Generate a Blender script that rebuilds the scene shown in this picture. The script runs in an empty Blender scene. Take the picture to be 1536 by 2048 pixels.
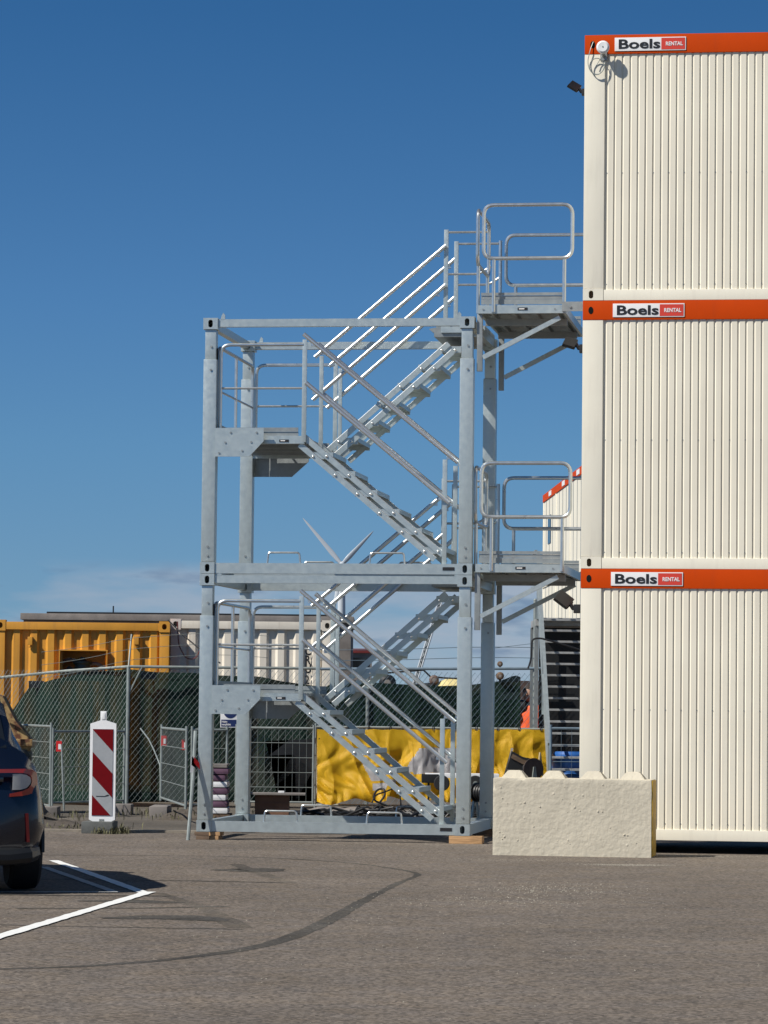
import bpy, bmesh, math, random
from mathutils import Vector, Matrix, noise
R = math.radians
rnd = random.Random(7)
sc = bpy.context.scene
col = sc.collection

# ------------------------------------------------------------------ camera
FPX, PITCH, ROLL, EYE = 6738.0, 0.0585, 0.0109, 1.45      # focal length in pixels of a 2048 px tall picture
cd = bpy.data.cameras.new('camera'); cam = bpy.data.objects.new('camera', cd); col.objects.link(cam)
cd.sensor_fit = 'VERTICAL'; cd.sensor_height = 24.0; cd.sensor_width = 18.0
cd.lens = FPX / 2048 * 24.0
cd.clip_start = 0.5; cd.clip_end = 20000
Fv = Vector((0, math.cos(PITCH), math.sin(PITCH))); U0 = Vector((0, -math.sin(PITCH), math.cos(PITCH))); R0 = Vector((1, 0, 0))
Rv = R0 * math.cos(ROLL) + U0 * math.sin(ROLL); Uv = U0 * math.cos(ROLL) - R0 * math.sin(ROLL)
m = Matrix.Identity(4)
for i in range(3):
    m[i][0], m[i][1], m[i][2] = Rv[i], Uv[i], -Fv[i]
m.translation = Vector((0, 0, EYE)); cam.matrix_world = m
sc.camera = cam

def at(x, y, Y):
    d = Fv * FPX + Rv * (x - 768) + Uv * (1024 - y)
    return Vector((0, 0, EYE)) + d * (Y / d.y)
def X_(x, Y): return at(x, 1418, Y).x
def Z_(y, Y, x=768): return at(x, y, Y).z

# ------------------------------------------------------------------ sky, sun, exposure
SUN_EL, SUN_AZ = R(45.5), R(241)          # azimuth clockwise from +Y
world = bpy.data.worlds.new('World'); sc.world = world; world.use_nodes = True
nt = world.node_tree; N = nt.nodes; L = nt.links
for n in list(N): N.remove(n)
out = N.new('ShaderNodeOutputWorld'); bg = N.new('ShaderNodeBackground'); L.new(bg.outputs[0], out.inputs[0])
sky = N.new('ShaderNodeTexSky'); sky.sky_type = 'NISHITA'; sky.sun_disc = False
sky.sun_elevation = SUN_EL; sky.sun_rotation = SUN_AZ
sky.air_density = 1.0; sky.dust_density = 0.15; sky.ozone_density = 2.5; sky.altitude = 0
tc = N.new('ShaderNodeTexCoord')
sep = N.new('ShaderNodeSeparateXYZ'); L.new(tc.outputs['Generated'], sep.inputs[0])
# the polarised deep blue of the phone picture: look the sky up a little higher than the true elevation
def mth(op, a=None, b=None, c=None):
    n = N.new('ShaderNodeMath'); n.operation = op
    for i, v in enumerate((a, b, c)):
        if v is None: continue
        if hasattr(v, 'is_linked'): L.new(v, n.inputs[i])
        else: n.inputs[i].default_value = v
    return n.outputs[0]
zz = mth('MULTIPLY_ADD', sep.outputs[2], 1.9, 0.10)
comb = N.new('ShaderNodeCombineXYZ'); L.new(sep.outputs[0], comb.inputs[0]); L.new(sep.outputs[1], comb.inputs[1]); L.new(zz, comb.inputs[2])
nrm = N.new('ShaderNodeVectorMath'); nrm.operation = 'NORMALIZE'; L.new(comb.outputs[0], nrm.inputs[0]); L.new(nrm.outputs[0], sky.inputs[0])
# low clouds near the horizon
mp = N.new('ShaderNodeMapping'); mp.inputs['Scale'].default_value = (14, 14, 60); L.new(tc.outputs['Generated'], mp.inputs[0])
cn = N.new('ShaderNodeTexNoise'); cn.inputs['Scale'].default_value = 1.0; cn.inputs['Detail'].default_value = 6; cn.inputs['Roughness'].default_value = .5
L.new(mp.outputs[0], cn.inputs[0])
cr = N.new('ShaderNodeMapRange'); cr.inputs[1].default_value = .36; cr.inputs[2].default_value = .58; L.new(cn.outputs[0], cr.inputs[0])
el1 = N.new('ShaderNodeMapRange'); el1.interpolation_type = 'SMOOTHSTEP'; el1.inputs[1].default_value = .045; el1.inputs[2].default_value = .037; L.new(sep.outputs[2], el1.inputs[0])
cmask = mth('MULTIPLY', cr.outputs[0], el1.outputs[0])
cmask2 = mth('MULTIPLY', cmask, 0.78)
gm = N.new('ShaderNodeMix'); gm.data_type = 'RGBA'; gm.blend_type = 'MULTIPLY'; gm.inputs[0].default_value = 1
gm.inputs[7].default_value = (0.60, 0.90, 1.12, 1); L.new(sky.outputs[0], gm.inputs[6])
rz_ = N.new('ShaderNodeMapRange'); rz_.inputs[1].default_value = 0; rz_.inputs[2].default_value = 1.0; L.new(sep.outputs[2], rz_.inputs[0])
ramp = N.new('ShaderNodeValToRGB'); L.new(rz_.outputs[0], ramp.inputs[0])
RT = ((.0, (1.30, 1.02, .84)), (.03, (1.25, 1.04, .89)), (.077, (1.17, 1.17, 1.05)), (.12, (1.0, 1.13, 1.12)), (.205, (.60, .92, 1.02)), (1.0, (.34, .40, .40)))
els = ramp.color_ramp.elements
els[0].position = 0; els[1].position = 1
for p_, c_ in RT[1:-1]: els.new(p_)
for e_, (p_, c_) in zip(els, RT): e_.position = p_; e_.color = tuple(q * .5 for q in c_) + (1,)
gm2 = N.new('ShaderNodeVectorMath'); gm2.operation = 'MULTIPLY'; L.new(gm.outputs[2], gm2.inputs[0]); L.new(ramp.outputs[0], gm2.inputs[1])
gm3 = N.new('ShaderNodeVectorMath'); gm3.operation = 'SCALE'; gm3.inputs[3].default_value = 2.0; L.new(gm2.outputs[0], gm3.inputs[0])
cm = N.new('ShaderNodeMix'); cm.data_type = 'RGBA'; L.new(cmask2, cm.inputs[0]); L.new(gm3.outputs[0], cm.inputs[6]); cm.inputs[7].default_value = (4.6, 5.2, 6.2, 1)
# small darker, greyer cloud scraps
mp2 = N.new('ShaderNodeMapping'); mp2.inputs['Scale'].default_value = (38, 38, 150); mp2.inputs['Location'].default_value = (3.1, 0, 1.7); L.new(tc.outputs['Generated'], mp2.inputs[0])
cn2 = N.new('ShaderNodeTexNoise'); cn2.inputs['Scale'].default_value = 1.0; cn2.inputs['Detail'].default_value = 4; L.new(mp2.outputs[0], cn2.inputs[0])
cr2 = N.new('ShaderNodeMapRange'); cr2.inputs[1].default_value = .56; cr2.inputs[2].default_value = .68; L.new(cn2.outputs[0], cr2.inputs[0])
cm2 = mth('MULTIPLY', mth('MULTIPLY', cr2.outputs[0], el1.outputs[0]), 0.6)
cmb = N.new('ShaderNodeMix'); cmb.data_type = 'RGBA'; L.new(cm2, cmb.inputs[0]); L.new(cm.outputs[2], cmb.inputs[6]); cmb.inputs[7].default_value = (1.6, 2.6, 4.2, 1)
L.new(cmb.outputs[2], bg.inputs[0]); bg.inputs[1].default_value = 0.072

sd = bpy.data.lights.new('sun', 'SUN'); sd.energy = 5.0; sd.angle = R(0.55); sd.color = (1.0, .955, .88)
sun = bpy.data.objects.new('sun', sd); col.objects.link(sun)
sdir = Vector((math.sin(SUN_AZ) * math.cos(SUN_EL), math.cos(SUN_AZ) * math.cos(SUN_EL), math.sin(SUN_EL)))
sun.rotation_euler = sdir.to_track_quat('Z', 'Y').to_euler(); sun.location = sdir * 60
sc.view_settings.view_transform = 'Standard'; sc.view_settings.look = 'None'
sc.view_settings.exposure = 0.22; sc.view_settings.gamma = 1.0; sc.view_settings.use_curve_mapping = False
sc.render.engine = 'CYCLES'

# ------------------------------------------------------------------ materials
def mat(name, c, rough=.6, metal=0., var=.12, scale=6., bump=0., bscale=40., c2=None, lo=.35, hi=.65, rvar=0., alpha=1., stretch=(1, 1, 1), spec=.5, extra=None):
    M = bpy.data.materials.new(name); M.use_nodes = True; t = M.node_tree; n = t.nodes; l = t.links
    b = n['Principled BSDF']; b.inputs['Metallic'].default_value = metal; b.inputs['Roughness'].default_value = rough
    b.inputs['Specular IOR Level'].default_value = spec
    tcn = n.new('ShaderNodeTexCoord'); mpn = n.new('ShaderNodeMapping'); mpn.inputs['Scale'].default_value = stretch; l.new(tcn.outputs['Object'], mpn.inputs[0])
    nn = n.new('ShaderNodeTexNoise'); nn.inputs['Scale'].default_value = scale; nn.inputs['Detail'].default_value = 7; nn.inputs['Roughness'].default_value = .6
    l.new(mpn.outputs[0], nn.inputs[0])
    mr = n.new('ShaderNodeMapRange'); mr.inputs[1].default_value = lo; mr.inputs[2].default_value = hi; l.new(nn.outputs[0], mr.inputs[0])
    mx = n.new('ShaderNodeMix'); mx.data_type = 'RGBA'; l.new(mr.outputs[0], mx.inputs[0])
    a = tuple(min(1, v * (1 - var)) for v in c); z = c2 if c2 else tuple(min(1, v * (1 + var)) for v in c)
    mx.inputs[6].default_value = (*a, 1) if not c2 else (*c, 1); mx.inputs[7].default_value = (*z, 1)
    l.new(mx.outputs[2], b.inputs['Base Color'])
    if rvar:
        r2 = n.new('ShaderNodeMapRange'); r2.inputs[1].default_value = .3; r2.inputs[2].default_value = .7; r2.inputs[3].default_value = rough - rvar; r2.inputs[4].default_value = rough + rvar
        l.new(nn.outputs[0], r2.inputs[0]); l.new(r2.outputs[0], b.inputs['Roughness'])
    if bump:
        bn = n.new('ShaderNodeTexNoise'); bn.inputs['Scale'].default_value = bscale; bn.inputs['Detail'].default_value = 5; l.new(mpn.outputs[0], bn.inputs[0])
        bp = n.new('ShaderNodeBump'); bp.inputs['Strength'].default_value = bump; bp.inputs['Distance'].default_value = .01; l.new(bn.outputs[0], bp.inputs['Height']); l.new(bp.outputs[0], b.inputs['Normal'])
    if alpha < 1: b.inputs['Alpha'].default_value = alpha
    if extra: extra(M, n, l, b, mx, mpn)
    return M

def streaks(amount, colour, sc_=(3, 3, .25)):
    """thin vertical dirt runs and a few stains, worn into the paint"""
    def f(M, n, l, b, mx, mpn):
        tcn = n.new('ShaderNodeTexCoord'); mm = n.new('ShaderNodeMapping'); mm.inputs['Scale'].default_value = sc_; l.new(tcn.outputs['Object'], mm.inputs[0])
        a = n.new('ShaderNodeTexNoise'); a.inputs['Scale'].default_value = 3.2; a.inputs['Detail'].default_value = 6; l.new(mm.outputs[0], a.inputs[0])
        r = n.new('ShaderNodeMapRange'); r.inputs[1].default_value = .52; r.inputs[2].default_value = .75; r.inputs[4].default_value = amount; l.new(a.outputs[0], r.inputs[0])
        x = n.new('ShaderNodeMix'); x.data_type = 'RGBA'; l.new(r.outputs[0], x.inputs[0]); l.new(mx.outputs[2], x.inputs[6]); x.inputs[7].default_value = (*colour, 1)
        l.new(x.outputs[2], b.inputs['Base Color'])
    return f

GALV = mat('galvanised steel', (.49, .545, .54), .40, .66, var=.045, scale=16, rvar=.05, bump=.03, bscale=60, extra=streaks(.16, (.60, .62, .62), (9, 9, 2.5)))
GALVD = mat('galvanised sheet, dull', (.29, .315, .32), .5, .55, var=.08, scale=14, rvar=.05)
TUBE = mat('galvanised tube', (.56, .59, .60), .30, .85, var=.06, scale=14, rvar=.03)
RAILM = mat('bright galvanised handrail', (.62, .64, .65), .38, .9, var=.05, scale=12)
BOLT = mat('zinc bolt', (.85, .86, .86), .22, .95, var=.05)
DARKH = mat('dark opening', (.01, .012, .012), .9, 0, spec=.1)
BLACKP = mat('black plastic', (.012, .013, .014), .45)
RUBBER = mat('rubber', (.012, .012, .013), .75, bump=.1, bscale=30)
CREAM = mat('cream container paint', (.79, .735, .60), .5, 0, var=.03, scale=1.3, bump=.10, bscale=2.2, extra=streaks(.34, (.58, .52, .42), (4, 4, .22)))
CREAM2 = mat('cream frame paint', (.80, .75, .62), .45, 0, var=.03, scale=2, extra=streaks(.25, (.55, .5, .42), (5, 5, .6)))
ORANGE = mat('orange band paint', (.53, .052, .0), .6, 0, var=.05, scale=1.6, spec=.12, extra=streaks(.25, (.36, .045, .01), (4, 4, .7)))
WHITEP = mat('white sign', (.80, .79, .78), .4, var=.02)
REDP = mat('red sign field', (.62, .05, .03), .45, var=.05)
BLACKT = mat('black print', (.012, .012, .014), .5, var=.0)
WHITEP2 = mat('white plastic', (.78, .78, .78), .35, var=.02)
WOOD = mat('sawn timber', (.42, .25, .12), .8, var=.3, scale=5, stretch=(1, 12, 12), bump=.3, bscale=20)
WOODD = mat('old timber', (.13, .085, .055), .85, var=.3, scale=5, stretch=(1, 9, 9), bump=.3)
YEL = mat('ochre container paint', (.62, .285, .03), .55, 0, var=.09, scale=2.2, bump=.03, bscale=9, extra=streaks(.5, (.36, .17, .04), (4, 4, .4)))
WHC = mat('white container paint', (.72, .66, .56), .5, 0, var=.06, scale=2.5, extra=streaks(.45, (.45, .38, .3), (4, 4, .4)))
PINKW = mat('pinkish white container paint', (.66, .58, .53), .5, 0, var=.06, scale=2.5, extra=streaks(.4, (.42, .34, .3), (4, 4, .4)))
GREYC = mat('weathered grey concrete', (.20, .18, .165), .85, var=.3, scale=1.8, bump=.2)
TARP = mat('yellow tarpaulin', (.80, .49, .012), .60, 0, var=.06, scale=3, bump=.03, bscale=12)
TARPW = mat('tarpaulin print, off-white', (.56, .54, .54), .5, 0, var=.08, scale=5)
FENCEG = mat('galvanised wire', (.30, .33, .31), .5, .5, var=.15)
FENCEB = mat('blue grey fence tube', (.17, .23, .28), .5, .3, var=.15)
CARDB = mat('brown cardboard', (.19, .10, .062), .85, var=.15, scale=5)
BLUEP = mat('blue plastic', (.02, .10, .33), .4, var=.15)
RUST = mat('rusty ochre paint', (.36, .24, .10), .75, 0, var=.1, scale=11, c2=(.10, .035, .015), lo=.42, hi=.6, bump=.2)
ORJ = mat('orange hi-vis cloth', (.90, .13, .03), .7, var=.08, scale=9)
REFL = mat('reflective tape', (.6, .6, .58), .35, .3)
SKIN = mat('skin', (.45, .26, .18), .6)
HAIR = mat('dark hair', (.03, .02, .015), .8)
TROUS = mat('dark work trousers', (.03, .035, .045), .85)
REDR = mat('dark red roof', (.16, .02, .018), .6)
HOSE = mat('black hose', (.012, .012, .013), .5)
PURP = mat('purple woven sack', (.12, .06, .10), .7, var=.2, scale=8)
SIGNB = mat('dark blue sign field', (.012, .025, .10), .4)
TURB = mat('turbine white', (.50, .54, .58), .4, var=.03)
LOTG = mat('grey stair steel', (.36, .36, .35), .6, .4, var=.2, scale=7)
TAPE_R = mat('warning tape red', (.62, .02, .02), .4)

def netmat():
    M = mat('green shade net', (.011, .027, .020), .9, 0, var=.25, scale=2.2)
    n = M.node_tree.nodes; l = M.node_tree.links; b = n['Principled BSDF']
    tcn = n.new('ShaderNodeTexCoord'); a = n.new('ShaderNodeTexNoise'); a.inputs['Scale'].default_value = 1.6; a.inputs['Detail'].default_value = 3; l.new(tcn.outputs['Object'], a.inputs[0])
    r = n.new('ShaderNodeMapRange'); r.inputs[1].default_value = .35; r.inputs[2].default_value = .65; r.inputs[3].default_value = .955; r.inputs[4].default_value = .997
    l.new(a.outputs[0], r.inputs[0]); l.new(r.outputs[0], b.inputs['Alpha']); b.inputs['Specular IOR Level'].default_value = .1
    return M
NET = netmat()

def asphalt(name, base, fine=1.0, patch=.5):
    M = bpy.data.materials.new(name); M.use_nodes = True; t = M.node_tree; n = t.nodes; l = t.links; b = n['Principled BSDF']
    b.inputs['Roughness'].default_value = .88; b.inputs['Specular IOR Level'].default_value = .3
    tcn = n.new('ShaderNodeTexCoord')
    def noi(s, d=4, r=.6, mpv=None):
        x = n.new('ShaderNodeTexNoise'); x.inputs['Scale'].default_value = s; x.inputs['Detail'].default_value = d; x.inputs['Roughness'].default_value = r
        if mpv:
            mm = n.new('ShaderNodeMapping'); mm.inputs['Scale'].default_value = mpv; l.new(tcn.outputs['Object'], mm.inputs[0]); l.new(mm.outputs[0], x.inputs[0])
        else: l.new(tcn.outputs['Object'], x.inputs[0])
        return x.outputs[0]
    def mr(v, a, c, d, e):
        x = n.new('ShaderNodeMapRange'); x.inputs[1].default_value = a; x.inputs[2].default_value = c; x.inputs[3].default_value = d; x.inputs[4].default_value = e; l.new(v, x.inputs[0]); return x.outputs[0]
    def mul(a, c):
        x = n.new('ShaderNodeMath'); x.operation = 'MULTIPLY'; l.new(a, x.inputs[0]); l.new(c, x.inputs[1]); return x.outputs[0]
    v = n.new('ShaderNodeTexVoronoi'); v.inputs['Scale'].default_value = 48; l.new(tcn.outputs['Object'], v.inputs[0])
    bw = n.new('ShaderNodeRGBToBW'); l.new(v.outputs['Color'], bw.inputs[0])
    g = mul(mr(bw.outputs[0], .1, .9, 1 - .26 * fine, 1 + .26 * fine), mr(noi(30, 5, .85), .3, .7, .70, 1.28))
    g = mul(g, mr(noi(.55, 5), .3, .7, 1 - .10 * patch * 2, 1 + .08 * patch * 2))
    g = mul(g, mr(noi(1.2, 4, .6, (.35, 2.2, 1)), .35, .7, .95, 1.05))
    # scattered dark and pale chippings
    v2 = n.new('ShaderNodeTexVoronoi'); v2.inputs['Scale'].default_value = 9; l.new(tcn.outputs['Object'], v2.inputs[0])
    g = mul(g, mr(v2.outputs['Distance'], .04, .055, .45, 1.0))
    v3 = n.new('ShaderNodeTexVoronoi'); v3.inputs['Scale'].default_value = 13; l.new(tcn.outputs['Object'], v3.inputs[0])
    g = mul(g, mr(v3.outputs['Distance'], .05, .07, 1.6, 1.0))
    cmx = n.new('ShaderNodeMix'); cmx.data_type = 'RGBA'; l.new(mr(noi(3, 4), .35, .65, 0, 1), cmx.inputs[0])
    cmx.inputs[6].default_value = (base[0] * 1.03, base[1] * 1.0, base[2] * .95, 1); cmx.inputs[7].default_value = (base[0] * .98, base[1] * 1.0, base[2] * 1.05, 1)
    x = n.new('ShaderNodeMix'); x.data_type = 'RGBA'; x.blend_type = 'MULTIPLY'; x.inputs[0].default_value = 1; l.new(cmx.outputs[2], x.inputs[6]); l.new(g, x.inputs[7]); l.new(x.outputs[2], b.inputs['Base Color'])
    bp = n.new('ShaderNodeBump'); bp.inputs['Strength'].default_value = .5; bp.inputs['Distance'].default_value = .006; l.new(noi(55, 4, .8), bp.inputs['Height']); l.new(bp.outputs[0], b.inputs['Normal'])
    return M
ASPH = asphalt('asphalt', (.139, .116, .094), 2.1, .9)
YARD = asphalt('yard dirt and old asphalt', (.105, .092, .075), 1.0, 1.6)
SEAL = asphalt('blacked-out line', (.070, .063, .053), 1.6, 2.6)
SEAL2 = asphalt('faded blacked-out line', (.100, .085, .068), 1.6, 3.0)
PAINT = mat('white road paint', (.80, .80, .77), .6, var=.05, scale=14, bump=.2, bscale=60)
PAINT2 = mat('worn road paint', (.42, .41, .39), .7, var=.15, scale=14, bump=.2, bscale=60)
KERB = mat('kerb concrete', (.26, .225, .18), .9, var=.18, scale=7, bump=.3)
CONCR = mat('precast concrete', (.54, .49, .385), .85, var=.06, scale=2.2, bump=.0)
def concr():
    n = CONCR.node_tree.nodes; l = CONCR.node_tree.links; b = n['Principled BSDF']
    tcn = n.new('ShaderNodeTexCoord')
    a = n.new('ShaderNodeTexNoise'); a.inputs['Scale'].default_value = 20; a.inputs['Detail'].default_value = 8; l.new(tcn.outputs['Object'], a.inputs[0])
    v = n.new('ShaderNodeTexVoronoi'); v.inputs['Scale'].default_value = 7.5; v.inputs['Randomness'].default_value = 1; l.new(tcn.outputs['Object'], v.inputs[0])
    r = n.new('ShaderNodeMapRange'); r.inputs[1].default_value = .03; r.inputs[2].default_value = .11; r.inputs[3].default_value = 1; r.inputs[4].default_value = 0; l.new(v.outputs['Distance'], r.inputs[0])
    s = n.new('ShaderNodeMath'); s.operation = 'MULTIPLY_ADD'; l.new(r.outputs[0], s.inputs[0]); s.inputs[1].default_value = .35; l.new(a.outputs[0], s.inputs[2])
    p = n.new('ShaderNodeBump'); p.inputs['Strength'].default_value = .6; p.inputs['Distance'].default_value = .014; l.new(s.outputs[0], p.inputs['Height']); l.new(p.outputs[0], b.inputs['Normal'])
concr()
YPAINT = mat('yellow block paint', (.62, .36, .02), .6, var=.15, scale=9, bump=.3)
CARP = mat('dark blue car paint', (.004, .007, .018), .25, .0, var=.02, spec=.4)
CARP.node_tree.nodes['Principled BSDF'].inputs['Coat Weight'].default_value = .6
CARP.node_tree.nodes['Principled BSDF'].inputs['Coat Roughness'].default_value = .04
GLASS = mat('dark car glass', (.01, .012, .014), .05, 0, spec=.9)
TAILR = mat('tail lamp red', (.34, .03, .022), .15, 0, spec=.6)
TAILW = mat('tail lamp clear', (.42, .42, .42), .12, .3)
REFR = mat('red reflector', (.10, .004, .004), .25)
RIM = mat('alloy rim', (.4, .4, .41), .3, .9)

# ------------------------------------------------------------------ mesh helpers
def obj(name, bm, mt, parent=None, smooth=True, kind=None, ang=32):
    bmesh.ops.recalc_face_normals(bm, faces=bm.faces[:])
    if smooth:
        for f in bm.faces: f.smooth = True
        for e in bm.edges:
            if len(e.link_faces) != 2 or e.calc_face_angle(3.2) > R(ang): e.smooth = False
    me = bpy.data.meshes.new(name); bm.to_mesh(me); bm.free()
    for q in (mt if isinstance(mt, (list, tuple)) else [mt]): me.materials.append(q)
    o = bpy.data.objects.new(name, me); col.objects.link(o)
    if parent is not None: o.parent = parent
    if kind: o['kind'] = kind
    return o
def tag(o, label, cat, group=None):
    o['label'] = label; o['category'] = cat
    if group: o['group'] = group
    return o
def thing(name, label, cat, loc=(0, 0, 0), rz=0, group=None):
    o = bpy.data.objects.new(name, None); col.objects.link(o); o.location = loc; o.rotation_euler = (0, 0, rz); o.empty_display_size = .2
    return tag(o, label, cat, group)
def copy_tree(o, parent=None):
    c = o.copy(); col.objects.link(c)
    if parent is not None: c.parent = parent
    for ch in list(o.children): copy_tree(ch, c)
    return c
def B(): return bmesh.new()
def box(bm, x0, x1, y0, y1, z0, z1, bev=0):
    vs = [bm.verts.new((x, y, z)) for x in (x0, x1) for y in (y0, y1) for z in (z0, z1)]
    fs = [bm.faces.new([vs[i] for i in q]) for q in ((0, 1, 3, 2), (4, 6, 7, 5), (0, 4, 5, 1), (2, 3, 7, 6), (0, 2, 6, 4), (1, 5, 7, 3))]
    if bev:
        es = list({e for f in fs for e in f.edges})
        bmesh.ops.bevel(bm, geom=es, offset=bev, segments=2, affect='EDGES', profile=.7)
    return bm
def bar(bm, p0, p1, w, h, up=(0, 0, 1)):
    p0 = Vector(p0); p1 = Vector(p1); d = (p1 - p0).normalized(); up = Vector(up)
    s = d.cross(up)
    if s.length < 1e-4: s = d.cross(Vector((0, 1, 0)))
    s.normalize(); u = s.cross(d).normalized()
    v = []
    for p in (p0, p1):
        for a, b_ in ((-1, -1), (1, -1), (1, 1), (-1, 1)): v.append(bm.verts.new(p + s * (a * w / 2) + u * (b_ * h / 2)))
    for q in ((0, 3, 2, 1), (4, 5, 6, 7), (0, 1, 5, 4), (1, 2, 6, 5), (2, 3, 7, 6), (3, 0, 4, 7)): bm.faces.new([v[i] for i in q])
    return bm
def tube(bm, pts, r, n=10, closed=False):
    pts = [Vector(p) for p in pts]; k = len(pts); rings = []; nrm = None
    for i, p in enumerate(pts):
        if closed: t = (pts[(i + 1) % k] - pts[i - 1]).normalized()
        else: t = (pts[min(i + 1, k - 1)] - pts[max(i - 1, 0)]).normalized()
        if nrm is None:
            nrm = t.cross(Vector((.13, .21, 1)));
            if nrm.length < .05: nrm = t.cross(Vector((1, .2, .1)))
            nrm.normalize()
        else: nrm = (nrm - t * nrm.dot(t)).normalized()
        b_ = t.cross(nrm); rr = r[i] if isinstance(r, (list, tuple)) else r
        rings.append([bm.verts.new(p + (nrm * math.cos(2 * math.pi * j / n) + b_ * math.sin(2 * math.pi * j / n)) * rr) for j in range(n)])
    for i in range(k if closed else k - 1):
        a = rings[i]; c = rings[(i + 1) % k]
        # match the closing ring
        off = 0
        if closed and i == k - 1: off = min(range(n), key=lambda o_: (a[0].co - c[o_].co).length)
        for j in range(n): bm.faces.new((a[j], a[(j + 1) % n], c[(j + 1 + off) % n], c[(j + off) % n]))
    if not closed:
        bm.faces.new(rings[0][::-1]); bm.faces.new(rings[-1])
    return bm
def arc_path(pts, rad, seg=6, closed=False):
    """polyline with rounded corners"""
    pts = [Vector(p) for p in pts]; o = []; k = len(pts)
    for i, p in enumerate(pts):
        if not closed and i in (0, k - 1): o.append(p); continue
        a = pts[i - 1]; c = pts[(i + 1) % k]; d0 = (a - p).normalized(); d1 = (c - p).normalized(); r_ = min(rad, (a - p).length / 2, (c - p).length / 2)
        for j in range(seg + 1):
            t = j / seg; o.append((p + d0 * r_) * (1 - t) ** 2 + p * 2 * t * (1 - t) + (p + d1 * r_) * t * t)
    return o
def prism(bm, poly, ax, d0, d1):
    """extrude 2D polygon along axis ax ('x','y','z')"""
    def mk(a, b_, d): return {'y': (a, d, b_), 'x': (d, a, b_), 'z': (a, b_, d)}[ax]
    v0 = [bm.verts.new(mk(a, b_, d0)) for a, b_ in poly]; v1 = [bm.verts.new(mk(a, b_, d1)) for a, b_ in poly]; k = len(poly)
    bm.faces.new(v0); bm.faces.new(v1[::-1])
    for i in range(k): bm.faces.new((v0[i], v1[i], v1[(i + 1) % k], v0[(i + 1) % k]))
    return bm
def disc(bm, c, r, d, ax='y', n=12, r2=None):
    r2 = r if r2 is None else r2
    def mk(a, b_, dd): return {'y': Vector((a, dd, b_)), 'x': Vector((dd, a, b_)), 'z': Vector((a, b_, dd))}[ax]
    c = Vector(c)
    v0 = [bm.verts.new(c + mk(r * math.cos(2 * math.pi * i / n), r * math.sin(2 * math.pi * i / n), 0)) for i in range(n)]
    v1 = [bm.verts.new(c + mk(r2 * math.cos(2 * math.pi * i / n), r2 * math.sin(2 * math.pi * i / n), d)) for i in range(n)]
    bm.faces.new(v0); bm.faces.new(v1[::-1])
    for i in range(n): bm.faces.new((v0[i], v1[i], v1[(i + 1) % n], v0[(i + 1) % n]))
    return bm
def lathe(bm, prof, c=(0, 0, 0), n=20, ax='z'):
    c = Vector(c); rings = []
    for r, h in prof:
        rg = []
        for i in range(n):
            a = 2 * math.pi * i / n; x, y = r * math.cos(a), r * math.sin(a)
            rg.append(bm.verts.new(c + (Vector((x, y, h)) if ax == 'z' else Vector((x, h, y)) if ax == 'y' else Vector((h, x, y)))))
        rings.append(rg)
    for a, b_ in zip(rings, rings[1:]):
        for i in range(n): bm.faces.new((a[i], a[(i + 1) % n], b_[(i + 1) % n], b_[i]))
    bm.faces.new(rings[0][::-1]); bm.faces.new(rings[-1])
    return bm
def casting(bm, x0, x1, y0, y1, z0, z1, face='front', hw=.028, hh=.045, hc=None):
    """corner casting with an oval slot sunk into its front (-y) face"""
    n = 20; cx = (x0 + x1) / 2 if hc is None else hc[0]; cz = (z0 + z1) / 2 if hc is None else hc[1]
    ov = []; rc = []
    for i in range(n):
        a = 2 * math.pi * i / n; ca, sa = math.cos(a), math.sin(a)
        oz = (hh - hw) * (1 if sa > 0 else -1 if sa < 0 else 0)
        ov.append((cx + hw * ca, cz + oz + hw * sa))
        tx = (x1 - cx) / ca if ca > 1e-6 else (x0 - cx) / ca if ca < -1e-6 else 1e9
        tz = (z1 - cz) / sa if sa > 1e-6 else (z0 - cz) / sa if sa < -1e-6 else 1e9
        t = min(tx, tz); rc.append((cx + ca * t, cz + sa * t))
    vo = [bm.verts.new((a, y0, b_)) for a, b_ in ov]; vr = [bm.verts.new((a, y0, b_)) for a, b_ in rc]; vi = [bm.verts.new((a, y0 + .05, b_)) for a, b_ in ov]
    for i in range(n):
        j = (i + 1) % n
        bm.faces.new((vr[i], vr[j], vo[j], vo[i])); bm.faces.new((vo[i], vo[j], vi[j], vi[i]))
    # corners of the face
    vb = []
    for X, Z in ((x0, z0), (x1, z0), (x1, z1), (x0, z1)):
        vb.append((bm.verts.new((X, y0, Z)), bm.verts.new((X, y1, Z))))
        near = sorted(range(n), key=lambda i: (rc[i][0] - X) ** 2 + (rc[i][1] - Z) ** 2)[:2]
        if abs(near[0] - near[1]) in (1, n - 1): bm.faces.new((vr[near[0]], vr[near[1]], vb[-1][0]))
    for i in range(4):
        a, b_ = vb[i], vb[(i + 1) % 4]; bm.faces.new((a[0], b_[0], b_[1], a[1]))
    bm.faces.new([v[1] for v in vb])
    # dark cavity behind the slot is a real box interior: back wall of the slot
    return bm
def text(s, size, name, mt, parent, loc, rot=(R(90), 0, 0), sx=1., bold=0., thick=.002):
    cu = bpy.data.curves.new(name, 'FONT'); cu.body = s; cu.size = size; cu.offset = bold; cu.extrude = thick; cu.align_x = 'LEFT'; cu.resolution_u = 3
    to = bpy.data.objects.new('tmp', cu); col.objects.link(to)
    dg = bpy.context.evaluated_depsgraph_get(); me = bpy.data.meshes.new_from_object(to.evaluated_get(dg)); me.name = name
    bpy.data.objects.remove(to)
    for v in me.vertices: v.co.x *= sx
    me.materials.clear(); me.materials.append(mt)
    o = bpy.data.objects.new(name, me); col.objects.link(o); o.parent = parent; o.location = loc; o.rotation_euler = rot
    return o

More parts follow.
